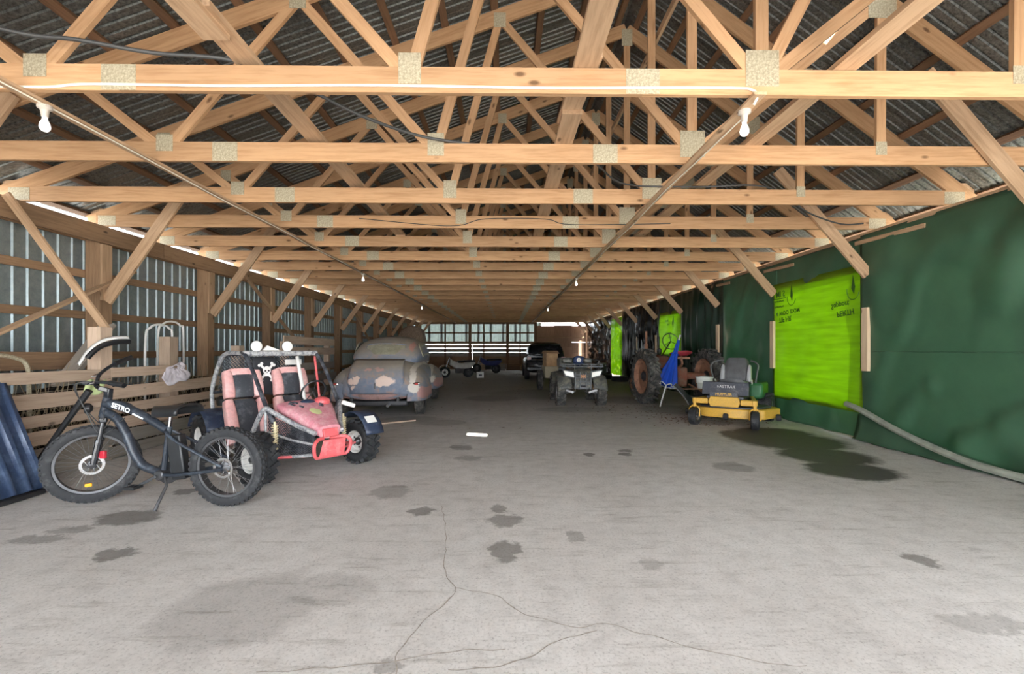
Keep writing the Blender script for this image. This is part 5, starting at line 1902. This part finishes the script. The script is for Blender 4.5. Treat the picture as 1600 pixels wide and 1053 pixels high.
for a in (R(0), R(120), R(240)):
    mb.tube([(0.35, 0, 1.60), (0.35 + 0.06 * math.cos(a), 0.22 * math.sin(a), 1.60 + 0.21 * math.cos(a))], 0.009, 6)
sw = mb.build('steering_wheel', 'dark_steel', tractor)
mb = MB()
mb.tube([(0.35, 0, 1.60), (0.95, 0, 1.18)], 0.02, 8)
mb.build('steering_shaft', 'dark_steel', tractor)


def pan(u, v):
    a = 2 * PI * u
    r = 0.24 * v
    return (-0.22 + r * math.cos(a) * 0.9, r * math.sin(a) * 1.2, 1.22 + 0.12 * v ** 3 * (0.6 - 0.5 * math.cos(a)))


MB().grid(pan, 24, 8, wrap_u=True).build('seat', 'seat_red', tractor, smooth=180, solid=0.02)
mb = MB()
mb.tube(smooth_path([(-0.22, 0, 1.20), (-0.30, 0, 1.02), (-0.1, 0, 0.92)], 5), 0.03, 8)
mb.box((-0.22, 0, 1.17), (0.3, 0.34, 0.05))
mb.build('seat_spring', 'tractor_rust', tractor)
mb = MB()
mb.tube([(-0.25, -0.2, 0.5), (-0.65, -0.22, 0.42)], 0.025, 8)
mb.tube([(-0.25, 0.2, 0.5), (-0.65, 0.22, 0.42)], 0.025, 8)
mb.bar((-0.62, -0.32, 0.42), (-0.62, 0.32, 0.42), 0.08, 0.03)
mb.build('drawbar', 'tractor_rust', tractor)
mb = MB()
mb.tube([(2.15, -0.3, 0.40), (2.15, 0.3, 0.40)], 0.04, 8)
mb.tube([(2.15, 0, 0.4), (2.2, 0, 0.75)], 0.06, 8)
mb.build('front_pedestal', 'tractor_rust', tractor)
for y, z in ((0.14, 1.10), (-0.14, 1.05)):
    MB().tube([(0.2, y, 0.85), (0.1, y, 1.2)], 0.014, 6).build('gear_lever', 'dark_steel', tractor)

# ------------------------------------------------------------------ folded parasol
plain('parasol_blue', (0.012, 0.07, 0.48), 0.5, 0, 0.15, 4)
par = thing('parasol', 'folded blue parasol with white fringe leaning on the red tractor', 'parasol', (3.74, 11.02, 0.0))
pb, pt = Vector((0, 0, 0.0)), Vector((0.60, 0.28, 1.74))
ax = (pt - pb).normalized()
e1 = ax.cross(Vector((0, 1, 0))).normalized()
e2 = ax.cross(e1)
MB().tube([pb, pt], 0.019, 10).build('pole', 'white_plastic', par)


def canopy(u, v):
    a = 2 * PI * u
    r = 0.035 + 0.055 * v + 0.20 * max(0, v - 0.28)
    f = 1 + (0.10 + 0.16 * v) * math.cos(8 * a)
    c = pb + ax * (1.72 - 1.18 * v + 0.02 * v * math.cos(8 * a))
    return c + (e1 * math.cos(a) + e2 * math.sin(a)) * r * f


cn = MB().grid(canopy, 64, 16, wrap_u=True).build('canopy', 'parasol_blue', par, smooth=180, solid=0.004)
MB().tube([Vector(canopy(i / 64, 1.0)) for i in range(64)], 0.012, 6, closed=True).build('fringe', 'white_plastic', cn)
MB().tube([pb + ax * 1.36 + (e1 * math.cos(a) + e2 * math.sin(a)) * 0.085 for a in [2 * PI * i / 16 for i in range(16)]], 0.012, 6, closed=True).build('tie_strap', 'parasol_blue', cn)

# ------------------------------------------------------------------ zero-turn mower
worn('mower_yellow', (0.80, 0.46, 0.07), (0.62, 0.36, 0.10), 0.62, 0.4, 0, 9, 0.05)
worn('mower_grey', (0.075, 0.08, 0.10), (0.18, 0.18, 0.19), 0.58, 0.45, 0.2, 8, 0.05)
plain('seat_grey', (0.10, 0.10, 0.105), 0.5, 0, 0.25)
plain('seat_shine', (0.42, 0.42, 0.44), 0.4, 0, 0.15)  # paler grey puts the sheen of the seat wings into their colour
plain('mower_green', (0.03, 0.13, 0.05), 0.4)
plain('pail_grey', (0.60, 0.62, 0.58), 0.5)
mower = thing('lawn_mower', 'yellow and grey zero-turn ride-on mower with black seat and deck', 'mower', (3.90, 8.12, 0), math.atan2(-0.80, -0.61))
# local: x forwards, y left; the front casters stand on x = 0
for s in (-1, 1):
    wheel(mower, (0, 0.50 * s, 0.16), 0.16, 0.14, 0.07, R(10) * s, 'rubber', 'steel', 'rib', n=24, hub_r=0.018)
    mb = MB()
    mb.tube(smooth_path([(0, 0.50 * s - 0.085, 0.16), (0, 0.50 * s - 0.085, 0.30), (0, 0.50 * s, 0.36), (0, 0.50 * s + 0.085, 0.30), (0, 0.50 * s + 0.085, 0.16)], 5), 0.013, 8)
    mb.tube([(0, 0.50 * s, 0.34), (0, 0.50 * s, 0.50)], 0.028, 10)
    mb.build('caster_fork', 'mower_yellow', mower)
    wheel(mower, (-1.30, 0.50 * s, 0.27), 0.27, 0.24, 0.13, 0, 'rubber', 'steel', 'lug', n=26, hub_r=0.03)
    mb = MB()
    mb.bar((0.02, 0.50 * s, 0.45), (-0.95, 0.30 * s, 0.45), 0.08, 0.09)
    mb.build('frame_rail', 'mower_yellow', mower, bevel=0.01)
    mb = MB()
    mb.box((-0.06, 0.40 * s, 0.45), (0.14, 0.26, 0.10))
    mb.build('caster_arm', 'mower_yellow', mower, bevel=0.015)
    mb = MB()
    mb.box((-1.25, 0.38 * s, 0.60), (0.75, 0.24, 0.30))
    mb.build('side_tank', 'mower_green' if s > 0 else 'mower_grey', mower, bevel=0.05)
    mb = MB()
    mb.tube(smooth_path([(-0.98, 0.36 * s, 0.70), (-0.88, 0.40 * s, 0.92), (-0.90, 0.42 * s, 1.08), (-0.98, 0.33 * s, 1.16), (-0.99, 0.20 * s if s < 0 else 0.28, 1.17)], 6), 0.016, 8)
    mb.build('lap_bar', 'seat_grey', mower)
    mb = MB()
    mb.bar((-0.82, 0.33 * s, 0.80), (-1.0, 0.30 * s, 0.64), 0.02, 0.03)
    mb.build('white_lever', 'white_plastic', mower)
# deck: low wide housing
deck = [(-0.25, -0.55), (-0.10, -0.30), (-0.10, 0.30), (-0.25, 0.62), (-0.75, 0.80), (-0.95, 0.70), (-1.0, -0.60), (-0.6, -0.72)]
mb = MB()
mb.prism(deck, 0.17, 'xy', 0.235)
dk = mb.build('deck', 'mower_yellow', mower, bevel=0.02)
mb = MB()
mb.prism([(x * 0.9 - 0.06, y * 0.82) for x, y in deck], 0.03, 'xy', 0.335)
mb.build('deck_top', 'mower_grey', dk, bevel=0.008)
for x, y in ((-0.06, 0.02), (-0.5, 0.80), (-0.45, -0.74)):
    mb = MB()
    mb.lathe([(0.05, -0.04), (0.06, -0.02), (0.06, 0.02), (0.05, 0.04)], 16, 'y', c=(x, y, 0.18))
    mb.build('anti_scalp_roller', 'rubber', dk)
mb = MB()
mb.prism([(-0.23, 0.36), (0.23, 0.36), (0.27, 0.44), (0.23, 0.54), (-0.23, 0.54), (-0.27, 0.44)], 0.10, 'yz', -0.06)
fp = mb.build('front_plate', 'mower_yellow', mower, bevel=0.012)
mb = MB()
mb.box((-0.0, 0, 0.585), (0.02, 0.46, 0.075))
np_ = mb.build('name_plate', 'mower_grey', mower, smooth=0)
text_mesh('HUSTLER', 0.068, 'name_lettering', 'mower_yellow', mower, frame((0, 1, 0), (0, 0, 1), (0.0115, 0, 0.585)), 0.001, 0, 0.002)
mb = MB()
mb.box((-0.40, 0, 0.52), (0.62, 0.62, 0.05))
mb.box((-0.12, 0, 0.68), (0.04, 0.78, 0.24), Matrix.Rotation(R(-14), 3, 'Y'))
ft = mb.build('foot_platform', 'mower_grey', mower, bevel=0.012)
text_mesh('FASTRAK', 0.075, 'platform_lettering', 'pale_pad', mower, frame((0, 1, 0), (-0.24, 0, 0.97), (-0.108, 0.02, 0.715)), 0.001, 0, 0)
mb = MB()
mb.box((-1.02, 0, 0.56), (0.90, 0.56, 0.24))
mb.build('seat_base', 'mower_grey', mower, bevel=0.03)
mb = MB()
slab(mb, (-0.68, 0.76), (-1.14, 0.72), 0.50, 0.14, 0)
mb.build('seat_cushion', 'seat_grey', mower, smooth=60)
mb = MB()
slab(mb, (-1.12, 0.76), (-1.26, 1.20), 0.50, 0.15, 0, taper=0.18)
bk = mb.build('seat_back', 'seat_grey', mower, smooth=60)
for s in (-1, 1):
    mb = MB()
    slab(mb, (-1.06, 0.74), (-1.17, 1.06), 0.10, 0.16, 0.24 * s, taper=0.4)
    mb.build('seat_wing', 'seat_shine', bk, smooth=60)
mb = MB()
mb.box((-1.62, 0, 0.60), (0.46, 0.50, 0.38))
mb.build('engine', 'mower_grey', mower, bevel=0.05)
mb = MB()
mb.lathe([(0.0, 0.0), (0.16, 0.0), (0.17, 0.06), (0.10, 0.10), (0, 0.11)], 22, 'z', c=(-1.62, 0, 0.79))
mb.build('engine_shroud', 'black_plastic', mower)
# discharge chute folded up on the mower's right-hand side
mb = MB()
ch = lambda u, v: (-0.22 - 0.46 * u, -0.66 - 0.20 * v - 0.08 * v * v - 0.10 * u * v, 0.33 + 0.36 * v)
mb.grid(ch, 10, 6)
cht = mb.build('discharge_chute', 'mower_grey', mower, smooth=180, solid=0.012)
mb = MB()
for i in range(6):
    mb.tube([Vector(ch(0.08 + 0.17 * i, v / 6)) + Vector((0.0, -0.012, 0)) for v in range(7)], 0.016, 6)
mb.build('chute_ribs', 'steel', cht)
pail = thing('pail', 'pale grey pail standing on the mower foot platform', 'pail', (4.05, 8.82, 0.5))
pail.location = (3.93, 8.98, 0.62)
mb = MB()
mb.lathe([(0.0, 0.0), (0.125, 0.0), (0.135, 0.10), (0.15, 0.11), (0.155, 0.20), (0.165, 0.205), (0.165, 0.225), (0.150, 0.225), (0.125, 0.015), (0, 0.015)], 28, 'z')
mb.build('bucket', 'pail_grey', pail)
mb = MB()
mb.tube([(0.158 * math.cos(a), -0.06 * math.sin(a), 0.20 + 0.05 * math.sin(a)) for a in [PI * i / 14 for i in range(15)]], 0.004, 6)
mb.build('handle', 'steel', pail)

# ------------------------------------------------------------------ lamps and wires
G_B = 'bare bulbs under the strapping boards'
for i, (x, y, lab) in enumerate(((-3.40, 3.42, 'bare white bulb under the first truss on the metal wall side'), (1.80, 3.42, 'bare white bulb in a porcelain holder below the cabled truss'),
                                 (-3.40, 10.95, 'bare bulb on the metal wall side strapping board above the board rail'), (1.80, 11.6, 'bare bulb on the strapping board above the quad bike'),
                                 (-3.40, 18.6, 'small far bulb on the metal wall side strapping board beyond the coupe'), (1.80, 19.4, 'small far bulb on the strapping board beyond the black van'))):
    t = thing('light_bulb', lab, 'bulb', (x, y, ZB - 0.022), 0)
    mb = MB()
    mb.lathe([(0.0, 0.0), (0.045, 0.0), (0.046, -0.02), (0.026, -0.035), (0.020, -0.085), (0.0, -0.085)], 20, 'z')
    mb.build('lamp_holder', 'porcelain', t)
    mb = MB()
    mb.lathe([(0.0, -0.19), (0.018, -0.187), (0.030, -0.172), (0.033, -0.155), (0.028, -0.13), (0.017, -0.105), (0.014, -0.08)], 18, 'z')
    mb.build('bulb', 'bulb_glass', t)
mb = MB()
y = TY(1) - 0.028
mb.tube(smooth_path([(-3.6, y, 3.235), (-3.2, y, 3.232), (-2.9, y, 3.255), (-2.0, y, 3.25), (-0.9, y, 3.262), (0.3, y, 3.252), (1.2, y, 3.262), (1.66, y, 3.262), (1.76, y, 3.25), (1.80, y, 3.21), (1.79, y + 0.03, 3.16)], 6), 0.009, 8)
tag(mb.build('white_cable', 'cable_white'), 'white electric cable clipped along the bottom chord of the first truss', 'cable')
mb = MB()
mb.tube(smooth_path([(-4.2, 2.5, 3.52), (-3.27, 3.0, 3.47), (-2.87, 3.1, 3.47), (-2.44, 3.2, 3.45), (-1.93, 3.30, 3.46), (-1.55, 3.6, 3.43), (-1.25, 3.9, 3.39), (-0.89, 4.25, 3.40), (-0.56, 4.45, 3.42), (-0.07, 4.6, 3.43)], 6), 0.014, 8)
tag(mb.build('black_cable', 'cable_black'), 'heavy dark cable sagging across the first truss chords', 'cable')
mb = MB()
mb.tube(smooth_path([(0.8, 4.6, 3.42), (1.1, 5.2, 3.45), (1.5, 5.6, 3.42), (2.4, 5.70, 3.43), (3.3, 5.72, 3.44), (4.2, 6.3, 3.3), (4.9, 6.6, 3.22), (5.3, 6.7, 3.26)], 6), 0.011, 8)
tag(mb.build('black_cable', 'cable_black'), 'dark cable running over the third truss towards the green tarp', 'cable')
mb = MB()
mb.tube(smooth_path([(-2.2, 6.90, 3.36), (-1.2, 6.90, 3.27), (-0.7, 6.90, 3.26), (-0.3, 6.90, 3.36), (0.6, 6.90, 3.36), (1.0, 6.90, 3.28), (2.5, 6.90, 3.30)], 6), 0.006, 6)
tag(mb.build('thin_cable', 'cable_black'), 'thin dark cable looped along the fourth truss chord', 'cable')

# ------------------------------------------------------------------ far corner: bales, scooters, clutter
plain('hay', (0.36, 0.26, 0.19), 0.95, 0, 0.4, 20)
for i, (z, lab) in enumerate(((0.0, 'round brown hay bale on the slab behind the vintage coupe'), (1.31, 'round brown hay bale stacked on another behind the vintage coupe'))):
    mb = MB()

    def bale(u, v, z=z):
        a = 2 * PI * u
        r = 0.66 + 0.035 * noise.noise(Vector((math.cos(a) * 4, math.sin(a) * 4, v * 5 + z))) - 0.06 * (2 * v - 1) ** 6
        r *= min(1, 8 * v + 0.0001) ** 0.2 * min(1, 8 * (1 - v) + 0.0001) ** 0.2 if 0 < v < 1 else 0.02
        return (-5.0 + r * math.cos(a), 24.0 + 1.25 * v, z + 0.66 + r * math.sin(a))
    mb.grid(bale, 36, 14, wrap_u=True)
    tag(mb.build('hay_bale', 'hay', smooth=60), lab, 'hay bale')


def scooter(loc, rz, mat, label, cat='motorbike'):
    t = thing('motor_scooter', label, cat, loc, rz)
    for x in (0, 1.2):
        wheel(t, (x, 0, 0.27), 0.27, 0.11, 0.15, 0, 'rubber', 'white_plastic' if x and mat == 'scooter_white' else 'dark_steel', 'rib', n=22)
    mb = MB()
    mb.tube(smooth_path([(1.2, 0, 0.3), (1.05, 0, 0.75), (0.95, 0, 0.98)], 4), 0.03, 8)
    mb.build('fork', 'steel', t)
    mb = MB()
    mb.tube([(0.92, -0.33, 1.02), (0.97, 0, 0.98), (0.92, 0.33, 1.02)], 0.015, 8)
    mb.build('handlebar', 'black_plastic', t)
    mb = MB()
    mb.loft([ring_sec(-0.35, 0.08, 0.66, 0.74), ring_sec(-0.1, 0.14, 0.45, 0.76), ring_sec(0.35, 0.13, 0.40, 0.70), ring_sec(0.65, 0.11, 0.42, 0.78), ring_sec(0.95, 0.09, 0.62, 0.92)])
    mb.build('fairing', mat, t, smooth=60)
    mb = MB()
    slab(mb, (0.55, 0.76), (-0.35, 0.80), 0.24, 0.10, 0)
    mb.build('seat', 'black_plastic', t, smooth=60)
    mb = MB()
    mb.grid(lambda u, v: (1.2 + 0.33 * math.cos(R(30) + R(110) * u), 0.08 * (2 * v - 1), 0.29 + 0.33 * math.sin(R(30) + R(110) * u)), 10, 2)
    mb.build('front_mudguard', mat, t, smooth=180, solid=0.008)
    mb = MB()
    mb.box((0.45, 0, 0.34), (0.4, 0.2, 0.24))
    mb.build('engine', 'dark_steel', t, bevel=0.03)
    return t


plain('scooter_white', (0.55, 0.53, 0.50), 0.4)
plain('scooter_blue', (0.04, 0.05, 0.16), 0.4)
scooter((-1.85, 22.6, 0), R(205), 'scooter_white', 'white motor scooter parked beyond the coupe fender')
scooter((-0.55, 26.3, 0), R(160), 'scooter_blue', 'dark blue motorbike parked behind the white scooter')
t = thing('storage_carton', 'small white carton lying alone on the dark slab before the back wall', 'box', (-1.24, 22.2, 0), R(8))
mb = MB()
mb.box((0, 0, 0.13), (0.34, 0.3, 0.26))
mb.build('carton', 'white_plastic', t, bevel=0.01)
mb = MB()
mb.box((0, 0, 0.265), (0.36, 0.32, 0.02))
mb.build('lid', 'white_plastic', t, smooth=0)
mb = MB()
mb.box((0, -0.153, 0.13), (0.16, 0.006, 0.08))
mb.build('print_patch', 'mower_grey', t, smooth=0)
for i, (x, y, w, h, mat, lab) in enumerate(((-0.4, 29.6, 0.7, 0.45, 'grey_wood', 'grey wooden crate on the slab under the back wall gaps'), (0.5, 30.0, 0.9, 0.42, 'purlin_wood', 'dark slatted crate beside the grey crate at the back wall'), (1.5, 29.4, 1.1, 0.30, 'wall_wood', 'low brown crate at the back wall near the black van'), (-1.5, 29.9, 0.6, 0.5, 'fence_wood', 'pale slatted crate at the back wall behind the motorbike'))):
    t = thing('slatted_crate', lab, 'crate', (x, y, 0), random.uniform(-0.2, 0.2))
    for s in (-1, 1):
        for j in range(3):
            z = h * (j + 0.5) / 3
            beam('slat', (-w / 2, 0.25 * s, z), (w / 2, 0.25 * s, z), 0.02, h / 3 - 0.03, mat, t)
            beam('slat', (w / 2 * s, -0.24, z), (w / 2 * s, 0.24, z), 0.02, h / 3 - 0.03, mat, t)
    for sx in (-1, 1):
        for sy in (-1, 1):
            beam('corner_post', (sx * (w / 2 - 0.03), sy * 0.22, 0), (sx * (w / 2 - 0.03), sy * 0.22, h), 0.05, 0.05, mat, t)
plain('paper', (0.62, 0.60, 0.56), 0.8)
mb = MB()
mb.grid(lambda u, v: (0.55 + 0.5 * u, 24.6 + 0.45 * v, 0.012 + 0.05 * abs(math.sin(u * 5 + v * 3))), 8, 6)
tag(mb.build('paper_scrap', 'paper', smooth=60, solid=0.003), 'crumpled pale paper lying on the dark slab deep in the shed', 'paper')
t = beam('floor_stick', (-2.6, 8.3, 0.0), (-1.75, 8.9, 0.0), 0.03, 0.025, 'fence_wood', None)
t.location.z = 0.014
tag(t, 'thin pale stick lying on the slab behind the coupe', 'stick')
# low tyre pile and mower parts in the dark strip left of the tractor
for x, y, lab in ((4.9, 19.5, 'spare black tyre lying flat under the black plastic sheet'), (4.6, 21.2, 'spare black tyre lying beside the narrow lime sheet')):
    t = thing('spare_tire', lab, 'tire', (x, y, 0))
    wheel(t, (0, 0, 0.12), 0.36, 0.22, 0.2, 0, 'rubber', 'dark_steel', 'rib', n=24, rot=(R(90), 0, 0))
scooter((3.75, 17.6, 0), R(250), 'quad_grey', 'dark motorbike standing by the black plastic sheet behind the tractor')

# dry leaves and straw trodden over the slab
plain('leaf_litter', (0.17, 0.11, 0.07), 0.95, 0, 0.4, 30)
mb = MB()
for i in range(700):
    if i < 220:
        x, y = random.gauss(3.7, 0.45), random.gauss(8.9, 0.35)
    elif i < 400:
        x, y = random.gauss(3.2, 0.8), random.gauss(10.6, 0.8)
    else:
        x, y = random.uniform(-4.0, 5.0), random.uniform(8.0, 27.0)
    a = random.uniform(0, PI)
    L = random.uniform(0.012, 0.05)
    mb.bar((x, y, 0.004), (x + L * math.cos(a), y + L * math.sin(a), 0.006 + random.uniform(0, 0.008)), random.uniform(0.006, 0.02), 0.004)
tag(mb.build('leaf_litter', 'leaf_litter', smooth=0), 'dry leaf and straw litter scattered over the slab around the mower and tractor', 'litter', kind='stuff')
